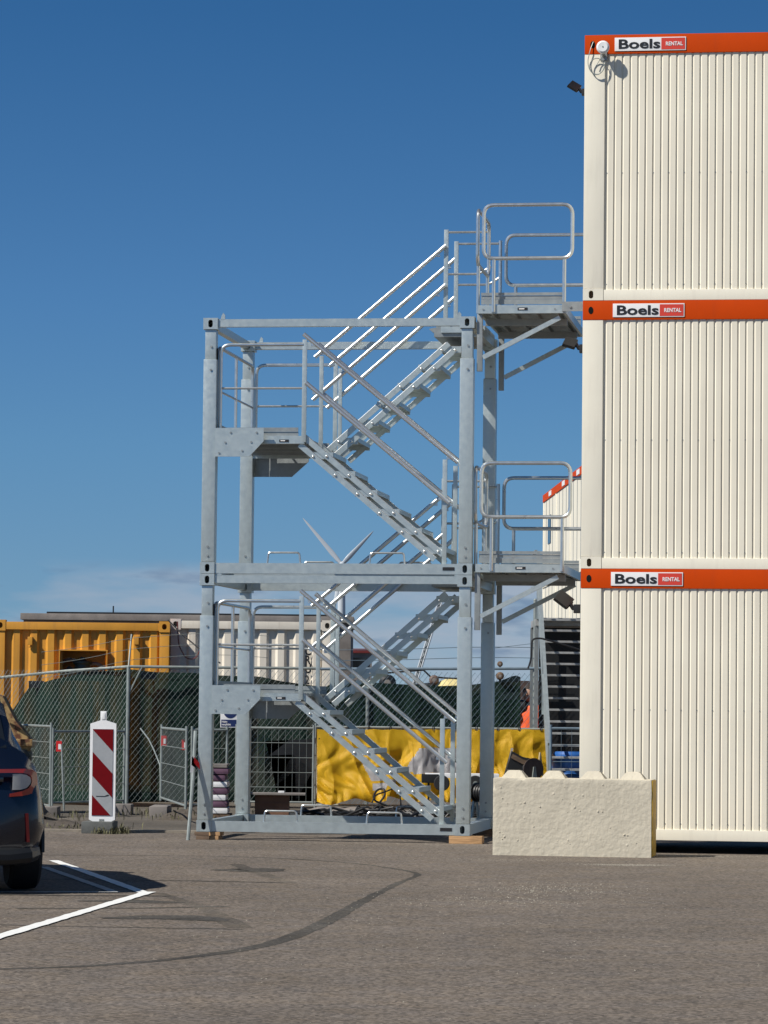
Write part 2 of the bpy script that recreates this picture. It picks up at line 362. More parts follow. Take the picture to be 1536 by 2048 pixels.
# ------------------------------------------------------------------ ground (structure)
def struct(name, bm, mt, **k):
    return obj(name, bm, mt, kind='structure', **k)
bm = B()
vs = [bm.verts.new(p) for p in ((-4000, -60, 0), (4000, -60, 0), (4000, 39.0, 0), (-4000, 39.0, 0))]; bm.faces.new(vs); struct('asphalt_road', bm, ASPH, smooth=False)
bm = B()
vs = [bm.verts.new(p) for p in ((-4000, 39.0, -.03), (4000, 39.0, -.03), (4000, 9000, -.03), (-4000, 9000, -.03))]; bm.faces.new(vs); struct('yard_ground', bm, YARD, smooth=False)
bm = B(); box(bm, -40, -2.0, 39.0, 39.12, -.1, .03, .008); struct('kerb', bm, KERB)

def strip(name, pts, w, mt, z, taper=None, rough=0.):
    bm = B(); P = [Vector((x, y, z)) for x, y in pts]; Q = []
    for a, b_ in zip(P, P[1:]):
        k = max(1, int((b_ - a).length / .12))
        for i in range(k): Q.append(a.lerp(b_, i / k))
    Q.append(P[-1]); prev = None
    for i, p in enumerate(Q):
        t = (Q[min(i + 1, len(Q) - 1)] - Q[max(i - 1, 0)]).normalized(); s = Vector((-t.y, t.x, 0)); ww = w
        if taper: ww = w * taper(i / (len(Q) - 1))
        a = bm.verts.new(p + s * (ww / 2 + rnd.uniform(-rough, rough))); b_ = bm.verts.new(p - s * (ww / 2 + rnd.uniform(-rough, rough)))
        if prev: bm.faces.new((prev[0], prev[1], b_, a))
        prev = (a, b_)
    return struct(name, bm, mt, smooth=False)
def smoothpts(p, k=6):
    o = []
    for i in range(len(p) - 1):
        a, b_, c, d = p[max(i - 1, 0)], p[i], p[i + 1], p[min(i + 2, len(p) - 1)]
        for j in range(k):
            t = j / k
            o.append(tuple(.5 * (2 * b_[q] + (c[q] - a[q]) * t + (2 * a[q] - 5 * b_[q] + 4 * c[q] - d[q]) * t * t + (-a[q] + 3 * b_[q] - 3 * c[q] + d[q]) * t ** 3) for q in (0, 1)))
    return o + [p[-1]]
strip('white_line', [(-3.06, 31.7), (-1.83, 26.36)], .095, PAINT, .005, rough=.004)
strip('white_line', [(-1.80, 26.47), (-2.44, 20.6), (-3.05, 15.0)], .10, PAINT, .0075, rough=.006)
strip('white_line', [(-3.02, 30.4), (-2.06, 26.40)], .075, PAINT2, .005, rough=.004)
strip('white_line', [(-3.4, 26.08), (-2.04, 26.36)], .05, PAINT, .0095, rough=.004)
curve = smoothpts([(-4.2, 17.9), (-2.09, 18.66), (-1.44, 19.16), (-1.05, 19.8), (-.7, 20.77), (-.4, 22.74), (-.08, 26.11), (.17, 28.42), (.32, 29.6), (.30, 30.2), (.10, 30.95), (-.29, 31.9), (-.97, 32.7), (-1.76, 33.06), (-3.19, 32.9), (-5, 32.4)])
strip('blacked_out_line', curve, .112, SEAL, .0012, taper=lambda t: .62 + .5 * math.sin(math.pi * min(1, t * 1.6)) ** 2 if t < .62 else .5, rough=.008)
strip('blacked_out_line', [(-1.72, 26.4), (-1.25, 24.4), (-.92, 22.35)], .17, SEAL2, .0014, taper=lambda t: .5 + .6 * t, rough=.01)
strip('blacked_out_line', [(-1.35, 31.4), (-.75, 28.1)], .13, SEAL2, .0016, rough=.01)
strip('blacked_out_line', [(-3.0, 22.5), (-2.0, 22.3), (-.9, 22.2)], .05, SEAL, .0018, rough=.01)
strip('blacked_out_line', [(-2.6, 24.2), (-1.75, 24.4), (-1.1, 24.7)], .10, SEAL, .0020, rough=.01)
strip('blacked_out_line', [(-1.9, 23.2), (-1.35, 23.4), (-1.05, 23.0)], .48, SEAL, .0022, taper=lambda t: .2 + .8 * math.sin(math.pi * t), rough=.03)
strip('blacked_out_line', [(-2.25, 25.2), (-1.9, 25.25), (-1.45, 25.1)], .42, SEAL, .0024, taper=lambda t: .2 + .8 * math.sin(math.pi * t), rough=.03)
strip('blacked_out_line', [(-1.5, 30.3), (-1.2, 30.2), (-.95, 30.6)], .62, SEAL, .0026, taper=lambda t: .2 + .8 * math.sin(math.pi * t), rough=.05)
strip('blacked_out_line', [(-2.9, 28.3), (-1.6, 28.3), (-.8, 28.15)], .05, SEAL, .0028, rough=.008)
strip('blacked_out_line', [(-3.6, 26.0), (-2.4, 25.9), (-1.6, 26.0)], .09, SEAL, .0030, rough=.008)

# loose grit and sand on the asphalt
bm = B()
def grit(cx, cy, sx, sy, n, s0, s1, z=0.0):
    for _ in range(n):
        x = cx + rnd.gauss(0, sx); y = cy + rnd.gauss(0, sy); s = rnd.uniform(s0, s1); a = rnd.random() * 6.28
        v = [bm.verts.new((x + s * math.cos(a + q * 2.09), y + s * math.sin(a + q * 2.09), z + .001)) for q in range(3)] + [bm.verts.new((x, y, z + s * rnd.uniform(.5, 1.1)))]
        for q in ((0, 1, 3), (1, 2, 3), (2, 0, 3)): bm.faces.new([v[i] for i in q])
grit(2.35, 32.1, .22, .10, 1500, .002, .006); grit(1.2, 32.9, .4, .15, 400, .002, .006); grit(1.35, 27.6, .35, .5, 500, .003, .009)
grit(0.2, 22.0, 1.2, 3.0, 500, .003, .008); grit(.9, 25.8, .5, .4, 350, .003, .009); grit(3.0, 34.2, .5, .1, 900, .002, .007); grit(-.3, 34.5, 1.5, 1.5, 600, .002, .006)
GRITM = mat('pale grit', (.27, .245, .20), .9, var=.3, scale=30)
obj('grit', bm, GRITM, smooth=False, kind='stuff')

# ------------------------------------------------------------------ office containers
PHI = -.142
def cwall(bm, s0, s1, z0, z1, y, pitch=.0805, depth=.011):
    """trapezoid profile sheet: broad raised ribs, narrow grooves"""
    xs = [(s0 - .02, depth)]; s = s0; n = int((s1 - s0) / pitch); pitch = (s1 - s0) / n
    for i in range(n):
        xs += [(s, depth), (s + pitch * .13, depth), (s + pitch * .27, 0), (s + pitch * .93, 0), (s + pitch * .99, depth)]
        s += pitch
    xs.append((s1 + .02, depth)); prev = None
    for x, d in xs:
        a = bm.verts.new((x, y + d, z0)); b_ = bm.verts.new((x, y + d, z1))
        if prev: bm.faces.new((prev[0], a, b_, prev[1]))
        prev = (a, b_)
    return bm
def logo_sign(parent, x, z, w=.745, h=.142, y=-.012):
    bm = B(); r = .012; box(bm, x, x + w, y, y + .01, z, z + h, .003)
    s = obj('sign', bm, WHITEP, parent)
    bm = B(); box(bm, x + w * .655, x + w - .010, y - .002, y + .002, z + .010, z + h - .010); obj('sign_field', bm, REDP, s, smooth=False)
    text('Boels', h * .96, 'lettering', BLACKT, s, (x + .032, y - .0005, z + h * .19), sx=1.49, bold=h * .024, thick=.003)
    text('RENTAL', h * .40, 'lettering', WHITEP, s, (x + w * .715, y - .003, z + h * .36), sx=.86, bold=h * .010, thick=.002)
    return s
def office(level, label, hole_top=False):
    H = 2.8; W, D = 6.06, 2.44
    t = thing('office_container', label, 'container', (2.052, 34.989, .134 + level * H), PHI, 'cream office containers stacked three high')
    wl = B(); cwall(wl, .232, W - .232, .112, H - .19, .012)
    # back and right walls (plain), floor and roof
    box(wl, .03, W - .03, D - .05, D - .02, .11, H - .19); box(wl, W - .05, W - .02, .1, D - .1, .11, H - .19)
    obj('wall', wl, CREAM, t, smooth=False)
    bm = B()
    for q in range(36):
        for zz in (.17, 1.34): disc(bm, (.2445 + q * .161, .0205, zz), .006, -.004, 'y', 6)
    obj('screws', bm, GALVD, t, kind='stuff')
    bm = B(); box(bm, .02, W - .02, .06, D - .02, H - .06, H - .02); obj('roof', bm, GALVD, t, smooth=False)
    bm = B(); box(bm, .02, W - .02, .06, D - .06, .02, .10); obj('floor', bm, WOODD, t, smooth=False)
    bm = B(); box(bm, .215, W - .215, 0, .05, 0, .112, .006); obj('bottom_rail', bm, CREAM2, t)
    bm = B(); box(bm, .215, W - .215, D - .05, D, 0, .112, .006); obj('bottom_rail', bm, CREAM2, t)
    bm = B(); box(bm, 0, W, -.004, .05, H - .204, H - .002, .008); obj('orange_band', bm, ORANGE, t)
    bm = B(); box(bm, 0, .06, .05, D, H - .204, H - .002, .006); obj('orange_band', bm, ORANGE, t)
    bm = B(); box(bm, 0, W, D - .05, D + .003, H - .204, H - .002, .006); obj('orange_band', bm, ORANGE, t)
    for k, (px, py) in enumerate(((0, 0), (W - .215, 0), (0, D - .2), (W - .215, D - .2))):
        bm = B(); box(bm, px, px + .215, py, py + .2, .125, H - .204, .012); obj('corner_post', bm, CREAM2, t)
        bm = B()
        if py == 0: casting(bm, px, px + .212, -.003, .2, .001, .125, hc=(px + (.085 if px == 0 else .13), .062), hw=.024, hh=.042)
        else: box(bm, px, px + .215, py, py + .2, .001, .125)
        obj('corner_casting', bm, CREAM2, t, smooth=False)
    # the slot in the orange corner
    bm = B(); disc(bm, (.085, -.006, H - .105), .026, .004, 'y', 16); o = obj('lifting_slot', bm, DARKH, t); 
    for v in o.data.vertices: v.co.z = H - .105 + (v.co.z - (H - .105)) * 1.5
    # left end face towards the stair: door, window and wall
    bm = B(); box(bm, .02, .05, .2, .42, .112, H - .204); box(bm, .02, .05, 1.38, D - .2, .112, H - .204); box(bm, .02, .05, .42, 1.38, 2.14, H - .204)
    obj('end_wall', bm, CREAM, t, smooth=False)
    bm = B(); box(bm, .025, .045, .425, 1.375, .112, 2.135); d = obj('door', bm, CREAM2, t, smooth=False)
    bm = B(); box(bm, -.02, .02, .5, .53, 1.02, 1.06); box(bm, -.03, -.018, .5, .64, 1.03, 1.05); obj('handle', bm, BLACKP, d)
    logo_sign(t, .315, H - .178)
    return t
levels = [office(0, 'cream ribbed site office container at ground level, bottom of the stack of three'),
          office(1, 'cream ribbed site office container in the middle of the stack of three'),
          office(2, 'cream ribbed site office container on top of the stack, with white dish at its corner')]
levels[0].location.z -= .0
# bearers under the bottom container
for i, sx in enumerate((.1, 3.0, 5.7)):
    p = Vector((2.052, 34.989, 0)) + Matrix.Rotation(PHI, 3, 'Z') @ Vector((sx + .15, 1.2, 0))
    bm = B(); box(bm, -.15, .15, -.8, .9, 0, .134); o = obj('bearer_block', bm, WOODD); o.location = p; o.rotation_euler.z = PHI
    tag(o, ['dark timber bearer in the gap under the bottom container, behind the concrete block', 'dark timber bearer in the gap under the middle of the bottom container', 'dark timber bearer under the far right end of the bottom container'][i], 'timber', 'bearers under the container stack')

def cl(s, t, z):      # container-local point to world
    return Vector((2.052, 34.989, 0)) + Matrix.Rotation(PHI, 3, 'Z') @ Vector((s, t, z))
# white dish lamp at the top corner with hanging cables
lamp = thing('dish_antenna', 'round white dish fixed on the orange band at the top corner of the container stack', 'antenna', cl(.20, 0, 8.38), PHI)
bm = B(); lathe(bm, [(.0, -.14), (.05, -.142), (.066, -.13), (.07, -.11), (.066, -.09), (.03, -.08), (.0, -.08)], ax='y', n=28); obj('dish', bm, WHITEP2, lamp)
bm = B(); lathe(bm, [(.0, -.1435), (.008, -.144), (.008, -.14)], ax='y', n=10); obj('centre_cap', bm, FENCEG, lamp)
bm = B(); tube(bm, [(0, -.085, -.0), (0, -.07, -.05), (0, -.02, -.07)], .018); box(bm, -.035, .035, -.012, .0, -.12, -.01); obj('bracket', bm, GALVD, lamp)
cab = thing('hanging_cable', 'thin grey cable looping down from the slot beside the white dish', 'cable', cl(.09, 0, 8.46), PHI)
bm = B()
tube(bm, arc_path([(0, -.005, 0), (-.03, -.03, -.09), (-.06, -.02, -.22), (-.03, -.03, -.32), (.05, -.04, -.37), (.12, -.04, -.30), (.13, -.03, -.22)], .06), .0045, 6)
lp = [(.04 + .075 * math.cos(a), -.035, -.265 + .085 * math.sin(a)) for a in [i * .4363 for i in range(15)]]
tube(bm, lp, .0045, 6)
tube(bm, [(.11 - .012 * i, -.03 - .004 * math.sin(i), -.14 - .018 * i) for i in range(8)], .004, 6)
obj('cable', bm, FENCEG, cab)
# floodlights on the left end
def flood(name, label, x, y, Y, s=1.0, tilt=0, arm=1):
    p = at(x, y, Y); t = thing(name, label, 'floodlight', p, PHI, 'black floodlights on the left end of the container stack')
    bm = B(); bar(bm, (-.13 * s, 0, .05 * s + tilt), (.0, 0, -.03 * s), .17 * s, .035 * s, up=(0, -.55, .8)); obj('lamp_head', bm, BLACKP, t)
    bm = B(); bar(bm, (-.125 * s, .012 * s, .034 * s + tilt), (.0, .012 * s, -.046 * s), .14 * s, .006 * s, up=(0, -.55, .8)); obj('lens', bm, GLASS, t)
    bm = B(); tube(bm, [(0, 0, -.02 * s), (.03 * s, 0, -.07 * s), (.10 * s, 0, -.08 * s)], .022 * s, 8); box(bm, .04 * s, .12 * s, -.05 * s, .05 * s, -.12 * s, -.03 * s, .005); obj('bracket', bm, BLACKP, t)
    return t
flood('floodlight', 'black floodlight high on the left end of the top container, against the sky', 1158, 174, 36.2, .78)
flood('floodlight', 'black floodlight under the upper access platform beside the orange band', 1152, 684, 36.6, 1.0, -.04)
flood('floodlight', 'black floodlight with open bracket in front of the rear staircase', 1140, 1203, 36.4, 1.05, .02)

# ------------------------------------------------------------------ stair tower modules
W, D, MH = 3.026, 2.446, 2.84
def stair_module(label):
    T = thing('stair_tower_module', label, 'stair tower', (-2.027, 37.189, .085), PHI, 'stacked stair tower modules')
    cw, ch = .162, .13
    for i, x in enumerate((0, W - cw)):
        for j, y in enumerate((0, D - cw)):
            for k, z in enumerate((0, MH - ch)):
                bm = B(); casting(bm, x, x + cw, y, y + cw, z + .002, z + ch - .002, hw=.026, hh=.043)
                obj('corner_casting', bm, GALV, T, smooth=False)
            px = x + .012 if i == 0 else x + .0; 
            x0 = .006 if i == 0 else W - .006 - .150; y0 = .006 if j == 0 else D - .006 - .150
            bm = B(); box(bm, x0, x0 + .150, y0, y0 + .150, ch, 2.38, .013); o = obj('post_sleeve', bm, GALV, T)
            bm = B(); box(bm, x0 + .013, x0 + .137, y0 + .013, y0 + .137, 2.38, MH - ch, .011); obj('corner_post', bm, GALV, T)
            bm = B()
            for zz in (.20, .30, 2.26, 2.52):
                disc(bm, (x0 + .075 + .01 * (zz > 1), y0 + (.001 if zz < 2.4 else .014), zz), .013, -.012, 'y', 6)
            obj('post_bolts', bm, GALVD, T)
    # frame beams: front, rear, left, right at floor and roof
    def beam(p0, p1, w, h): bm = B(); bar(bm, p0, p1, w, h); obj('frame_beam', bm, GALV, T, smooth=False)
    for y in (.055, D - .055):
        beam((cw, y, .062), (W - cw, y, .062), .08, .115)
        beam((cw, y, MH - .058), (W - cw, y, MH - .058), .07, .085)
    for x in (.06, W - .06):
        beam((x, cw, .062), (x, D - cw, .062), .08, .115)
        beam((x, cw, MH - .058), (x, D - cw, MH - .058), .07, .085)
    beam((cw - .08, 1.2, .03), (W - cw + .08, 1.2, .03), .06, .05)
    # lifting loops
    for x0, x1, y in ((.745, 1.115, .055), (1.885, 2.275, .055), (.765, 1.125, D - .055), (1.885, 2.275, D - .055)):
        bm = B(); tube(bm, arc_path([(x0, y, .118), (x0 + .012, y, .238), (x1 - .012, y, .238), (x1, y, .118)], .03), .011, 8)
        obj('lifting_loop', bm, TUBE, T)
    # corner tabs on the roof frame
    for x in (.19, W - .2):
        for y in (.03, D - .03):
            bm = B(); prism(bm, [(x, MH - .02), (x + .05, MH - .02), (x + .05, MH + .03), (x + .03, MH + .055), (x + .015, MH + .03)], 'y', y - .012, y + .012); obj('stacking_tab', bm, GALV, T, smooth=False)
    # rating plate and hole at the lower right of the frame
    bm = B(); box(bm, 2.70, 2.83, .010, .0155, .048, .084); obj('rating_plate', bm, BLACKT, T, smooth=False)
    bm = B(); disc(bm, (2.875, .0152, .066), .011, -.004, 'y', 10); obj('bolt_hole', bm, DARKH, T)

    # ---------------- landing (left)
    LZ = 1.545; x0, x1, y0, y1 = .165, 1.135, .09, D - .17
    for y in (y0, y1):
        bm = B(); box(bm, x0, x1, y - .02, y + .02, 1.445, 1.53); obj('landing_edge', bm, GALV, T, smooth=False)
        bm = B(); box(bm, x0 + .03, x1 - .07, y + .012, y + .028, 1.532, 1.575); box(bm, x0 + .03, x1 - .07, y + .004, y + .018, 1.577, 1.625); obj('toe_board', bm, GALVD, T, smooth=False)
    bm = B(); box(bm, x0, x0 + .015, y0, y1, 1.53, 1.66); obj('toe_board', bm, GALVD, T, smooth=False)
    nd = 4; dw = (y1 - y0 - .06) / nd
    for k in range(nd):
        a = y0 + .03 + k * dw; bm = B(); box(bm, x0 + .01, x1 - .01, a + .008, a + dw - .008, 1.505, 1.535); box(bm, x0 + .02, x1 - .02, a + dw * .5 - .02, a + dw * .5 + .02, 1.46, 1.503)
        obj('deck_panel', bm, GALVD, T, smooth=False)
    for y in (-.022, D + .004):
        gp = [(.155, 1.295), (.54, 1.295), (.70, 1.465), (.70, 1.612), (.155, 1.612)]
        if y < 0:
            bm = B(); prism(bm, gp, 'y', y, y + .018)
            g = obj('gusset_plate', bm, GALV, T, smooth=False)
            bm = B()
            for bx, bz in ((.27, 1.45), (.56, 1.455), (.20, 1.335), (.46, 1.36), (.33, 1.56), (.62, 1.56)): disc(bm, (bx, y, bz), .012, -.008, 'y', 6)
            obj('bolts', bm, GALVD, g)
        else:
            bm = B(); prism(bm, [(.155, 1.24), (.60, 1.24), (.80, 1.42), (.80, 1.50), (.155, 1.50)], 'y', D - .02, D - .003); g = obj('gusset_plate', bm, GALVD, T, smooth=False)
    # landing guard rails
    rt = 2.545; rm = 2.06
    for y in (y0 - .01, y1 + .01):
        bm = B(); tube(bm, arc_path([(x0 + .025, y, 1.47), (x0 + .025, y, rt), (x1 - .02, y, rt)], .11), .019); obj('guard_rail', bm, TUBE, T)
        bm = B(); tube(bm, [(x0 + .03, y, rm), (x1 - .02, y, rm)], .013, 8); obj('knee_rail', bm, TUBE, T)
        bm = B(); box(bm, x1 - .028, x1 + .022, y - .012, y + .012, 1.46, 2.60, .003); obj('rail_post', bm, GALV, T)
    xl = x0 - .01
    bm = B(); tube(bm, arc_path([(xl, y0 + .03, 1.47), (xl, y0 + .03, rt - .02), (xl, y1 - .03, rt - .02), (xl, y1 - .03, 1.47)], .11), .019); obj('guard_rail', bm, TUBE, T)
    bm = B(); tube(bm, [(xl, y0 + .03, rm - .02), (xl, y1 - .03, rm - .02)], .013, 8); obj('knee_rail', bm, TUBE, T)
    bm = B(); tube(bm, [(xl, (y0 + y1) / 2, 1.5), (xl, (y0 + y1) / 2, rt - .03)], .018, 8); obj('rail_post', bm, TUBE, T)
    bm = B(); tube(bm, [(xl - .012, y0 - .012, 1.5), (xl - .012, y0 - .012, rt - .04)], .014, 8); obj('rubber_strip', bm, RUBBER, T)
    bm = B(); box(bm, .86, .965, y0 - .025, y0 - .0205, 1.462, 1.490); lb = obj('label_plate', bm, BLACKT, T, smooth=False)
    bm = B(); box(bm, .875, .925, y0 - .0265, y0 - .0255, 1.472, 1.482); obj('label_print', bm, WHITEP, lb, smooth=False)

    # ---------------- flights
    STEP, RISE = .25, .2085
    def flight(ya, yb, sgn, s0, z0, ntread, bar_lo, bar_hi, hr):
        """s0,z0: first (lowest-index) pivot; sgn +1 means falling to the right"""
        run = STEP if sgn > 0 else .235
        for y in (ya, yb):
            side = -1 if y == ya else 1
            for off, (k0, k1) in ((0, bar_lo), (.152, bar_hi)):
                a = (s0 + off + run * k0, y, z0 - sgn * RISE * k0); c = (s0 + off + run * k1, y, z0 - sgn * RISE * k1)
                bm = B(); bar(bm, a, c, .012, .058, up=(0, 0, 1)); 
                d = (Vector(c) - Vector(a)).normalized(); n_ = Vector((-d.z, 0, d.x)); n_ = n_ if n_.z > 0 else -n_
                bar(bm, Vector(a) + n_ * .0305 - Vector((0, side * .008, 0)), Vector(c) + n_ * .0305 - Vector((0, side * .008, 0)), .026, .003, up=n_)
                nf = len(bm.faces); tube(bm, [Vector(a) + n_ * .031, Vector(c) + n_ * .031], .0062, 8)
                bm.faces.ensure_lookup_table()
                for f in bm.faces[nf:]: f.material_index = 1
                obj('stringer', bm, [GALV, RAILM], T)
        for k in range(ntread):
            sx = s0 + run * k; sz = z0 - sgn * RISE * k
            bm = B(); box(bm, sx - .035, sx + .225, ya + .016, yb - .016, sz + .028, sz + .046)
            box(bm, sx - .035, sx - .031, ya + .016, yb - .016, sz - .004, sz + .0275); box(bm, sx + .221, sx + .225, ya + .016, yb - .016, sz - .004, sz + .0275)
            for y in (ya + .008, yb - .012): box(bm, sx - .03, sx + .22, y, y + .005, sz - .028, sz + .044)
            obj('tread', bm, GALV, T, smooth=False)
            bm = B()
            for off in (0, .152):
                lathe(bm, [(.0, -.017), (.007, -.0155), (.012, -.011), (.0155, -.004), (.016, .0)], c=(sx + off, ya - .0062, sz), ax='y', n=12); lathe(bm, [(.016, .0), (.0155, .004), (.012, .011), (.007, .0155), (.0, .017)], c=(sx + off, yb + .0062, sz), ax='y', n=12)
            obj('tread_bolts', bm, BOLT, T)
        for y in (ya - .035, yb + .03):
            for (a, c) in hr:
                bm = B(); a = Vector((a[0], y, a[1])); c = Vector((c[0], y, c[1]))
                tube(bm, [a, c], .0235, 16); obj('handrail', bm, RAILM, T)
                for q in (.06, .94):
                    bm = B(); p = a.lerp(c, q); box(bm, p.x - .02, p.x + .02, y - .01, y + .04, p.z - .048, p.z - .018); obj('rail_bracket', bm, TUBE, T)
    # lower flight, near lane, falling to the right
    flight(.10, 1.06, 1, 1.236, 1.305, 6, (-.62, 5.45), (-1.05, 5.2), [((1.12, 2.66), (2.85, 1.235)), ((1.15, 2.12), (2.76, .79))])
    for y in (.10, 1.06):
        bm = B(); box(bm, 2.68, 2.73, y - .014, y + .014, .12, 1.27, .003); obj('rail_post', bm, GALV, T)
        if y > .5:
            bm = B(); box(bm, 1.14, 1.185, y - .014, y + .014, 1.40, 2.52, .003); obj('rail_post', bm, GALV, T)
    # upper flight, far lane, rising to the right
    flight(1.30, 2.26, -1, 1.33, 1.565, 6, (-.55, 5.35), (-.75, 4.9), [((1.05, 2.53), (2.545, 3.80)), ((1.03, 2.04), (2.545, 3.35))])
    for y in (1.30, 2.26):
        if y > 2:
            bm = B(); box(bm, 1.17, 1.215, y - .014, y + .014, 1.40, 2.50, .003); obj('rail_post', bm, GALV, T)
        bm = B(); box(bm, 2.52, 2.57, y - .014, y + .014, 2.80, 3.985, .003); obj('rail_post', bm, GALV, T)
        yy = y
        bm = B(); tube(bm, [(2.56, yy, 3.955), (3.04, yy, 3.955)], .014, 8); obj('bridge_rail', bm, TUBE, T)
        bm = B(); tube(bm, arc_path([(2.56, yy, 3.475), (2.93, yy, 3.475), (3.06, yy, 3.56)], .06), .014, 8); obj('bridge_rail', bm, TUBE, T)
    # head of the upper flight
    bm = B(); prism(bm, [(2.36, 2.845), (2.42, 2.80), (2.42, 2.755), (3.00, 2.755), (3.00, 2.86), (2.42, 2.86)], 'y', 1.26, 2.30); obj('head_deck', bm, GALVD, T, smooth=False)
    for k in range(3):
        a = 1.28 + k * .34; bm = B(); box(bm, 2.44, 3.0, a, a + .32, 2.862, 2.882); obj('deck_panel', bm, GALVD, T, smooth=False)
    bm = B(); box(bm, 2.5, 2.9, 1.235, 1.257, 2.80, 2.93); disc(bm, (2.6, 1.234, 2.90), .016, -.012, 'y', 10); obj('head_bracket', bm, GALV, T, smooth=False)

    # ---------------- access platform (right)
    px0, px1, py0, py1 = W + .035, 4.03, .02, 2.36; PZ = 2.955
    for y in (py0, py1):
        bm = B(); box(bm, px0, px1, y - .015, y + .02, PZ - .085, PZ + .005); e = obj('platform_edge', bm, GALV, T, smooth=False)
        for bx in (px0 + .06, px1 - .12):
            bm = B(); disc(bm, (bx, y - .016, PZ - .04), .010, -.006, 'y', 8); obj('bolt', bm, GALVD, e)
    for x in (px0, px1 - .03):
        bm = B(); box(bm, x, x + .03, py0 + .02, py1 - .015, PZ - .085, PZ + .003); obj('platform_edge', bm, GALV, T, smooth=False)
    nb = 6; dw = (py1 - py0 - .06) / nb
    for k in range(nb):
        a = py0 + .03 + k * dw; bm = B(); box(bm, px0 + .03, px1 - .03, a + .006, a + dw - .006, PZ - .03, PZ - .004)
        for q in range(4): x = px0 + .12 + q * .24; box(bm, x, x + .03, a + .01, a + dw - .01, PZ - .075, PZ - .032)
        obj('deck_panel', bm, GALVD, T, smooth=False)
    bm = B()
    for k in range(nb):
        for q in range(9): disc(bm, (px0 + .07 + q * .11, py0 + .03 + (k + .5) * dw, PZ - .0305), .012, -.008, 'z', 6)
    obj('grip_studs', bm, TUBE, T)
    for (ya, yb) in ((py0 + .04, py0 + .05), (py1 - .05, py1 - .04)):
        for q, (za, zb, dy) in enumerate(((.02, .075, 0), (.078, .115, .008), (.118, .15, 0))):
            bm = B(); box(bm, px0 + .03, px1 - .03, ya + dy, yb + dy, PZ + za, PZ + zb); obj('toe_board', bm, GALVD, T, smooth=False)
    # guard loops
    for y, xa, xb in ((.0, 3.12, 4.095), (py1 - .01, 3.12, 4.13)):
        bm = B(); tube(bm, arc_path([(xa, y, 3.475), (xa, y, 4.065), (xb, y, 4.065), (xb, y, 3.475)], .115, 6, True), .0215, 10, True); obj('guard_loop', bm, TUBE, T)
        for x in (xa + .115, xb - .085):
            bm = B(); tube(bm, [(x, y, PZ - .07), (x, y, 3.46)], .0205, 10); obj('rail_post', bm, TUBE, T)
    xl = px0 - .012
    bm = B(); tube(bm, arc_path([(xl, .06, 3.42), (xl, .06, 4.03), (xl, 1.16, 4.03), (xl, 1.16, 3.42)], .115, 6, True), .0215, 10, True); obj('guard_loop', bm, TUBE, T)
    for y in (.14, 1.06):
        bm = B(); tube(bm, [(xl, y, PZ - .07), (xl, y, 3.41)], .0205, 10); obj('rail_post', bm, TUBE, T)
    bm = B(); tube(bm, [(px0 + .0, 2.26, PZ - .07), (px0 + .0, 2.26, 3.99)], .0205, 10); obj('rail_post', bm, TUBE, T)
    # hanger legs and diagonal braces
    for y in (.07, py1 - .07):
        bm = B(); box(bm, px0 - .01, px0 + .05, y - .03, y + .03, 2.24, PZ - .087, .003); obj('hanger_leg', bm, GALVD, T)
        bm = B(); bar(bm, (px0 + .055, y - .01, 2.39), (px0 + .90, y - .01, PZ - .13), .035, .05); obj('brace', bm, GALV, T, smooth=False)
    bm = B(); box(bm, px0 + .03, px1 - .03, py0 + .5, py0 + .55, PZ - .16, PZ - .088); box(bm, px0 + .03, px1 - .03, py1 - .55, py1 - .5, PZ - .16, PZ - .088); obj('cross_member', bm, GALVD, T, smooth=False)
    bm = B(); box(bm, 3.50, 3.61, py0 - .0195, py0 - .0155, PZ - .052, PZ - .022); lb = obj('label_plate', bm, BLACKT, T, smooth=False)
    bm = B(); box(bm, 3.515, 3.575, py0 - .021, py0 - .020, PZ - .042, PZ - .032); obj('label_print', bm, WHITEP, lb, smooth=False)
    return T
low = stair_module('lower galvanised stair tower module standing on timber blocks')
up = copy_tree(low); up['label'] = 'upper galvanised stair tower module, its top handrails rising against the blue sky'
up.location.z += MH
# hook plate tying the upper platform to the container
bm = B(); box(bm, 3.99, 4.30, -.035, -.023, 2.885, 2.99); disc(bm, (4.08, -.036, 2.935), .014, -.01, 'y', 8); disc(bm, (4.26, -.036, 2.935), .014, -.01, 'y', 8)
obj('hook_plate', bm, GALVD, up, smooth=False)
bm = B(); tube(bm, [(4.26, -.03, 2.93), (4.34, -.012, 2.82), (4.42, -.01, 2.70)], .006, 6); obj('safety_wire', bm, FENCEG, up)

# timbers under the corners
def tl(s, t, z=0): return Vector((-2.027, 37.189, z)) + Matrix.Rotation(PHI, 3, 'Z') @ Vector((s, t, 0))
for s, t, w, lb in ((-.02, .02, .34, 'stacked pair of short timbers under the front left corner of the stair tower'), (2.80, .02, .36, 'sawn timber block under the front right corner of the stair tower'),
                 (-.02, 2.25, .34, 'timber block under the rear left corner of the stair tower'), (2.80, 2.22, .40, 'dark timber block under the rear right corner of the stair tower')):
    T = thing('timber_block', lb, 'timber', tl(s, t), PHI, 'timber blocks under the stair tower')
    if s < 0 and t < 1:
        for k, (a, b_, m_) in enumerate(((.02, .17, WOODD), (.18, .27, WOOD))):
            bm = B(); box(bm, a, b_, -.03, .22, .0, .040, .003); obj('offcut', bm, m_, T)
            bm = B(); box(bm, a - .02, b_ - .005 + .02 * k, -.02, .22, .042, .084, .003); obj('offcut', bm, m_, T)
    else:
        bm = B(); box(bm, 0, w, -.02, .2, 0, .084, .004); obj('block', bm, WOOD if t < 1 else WOODD, T)

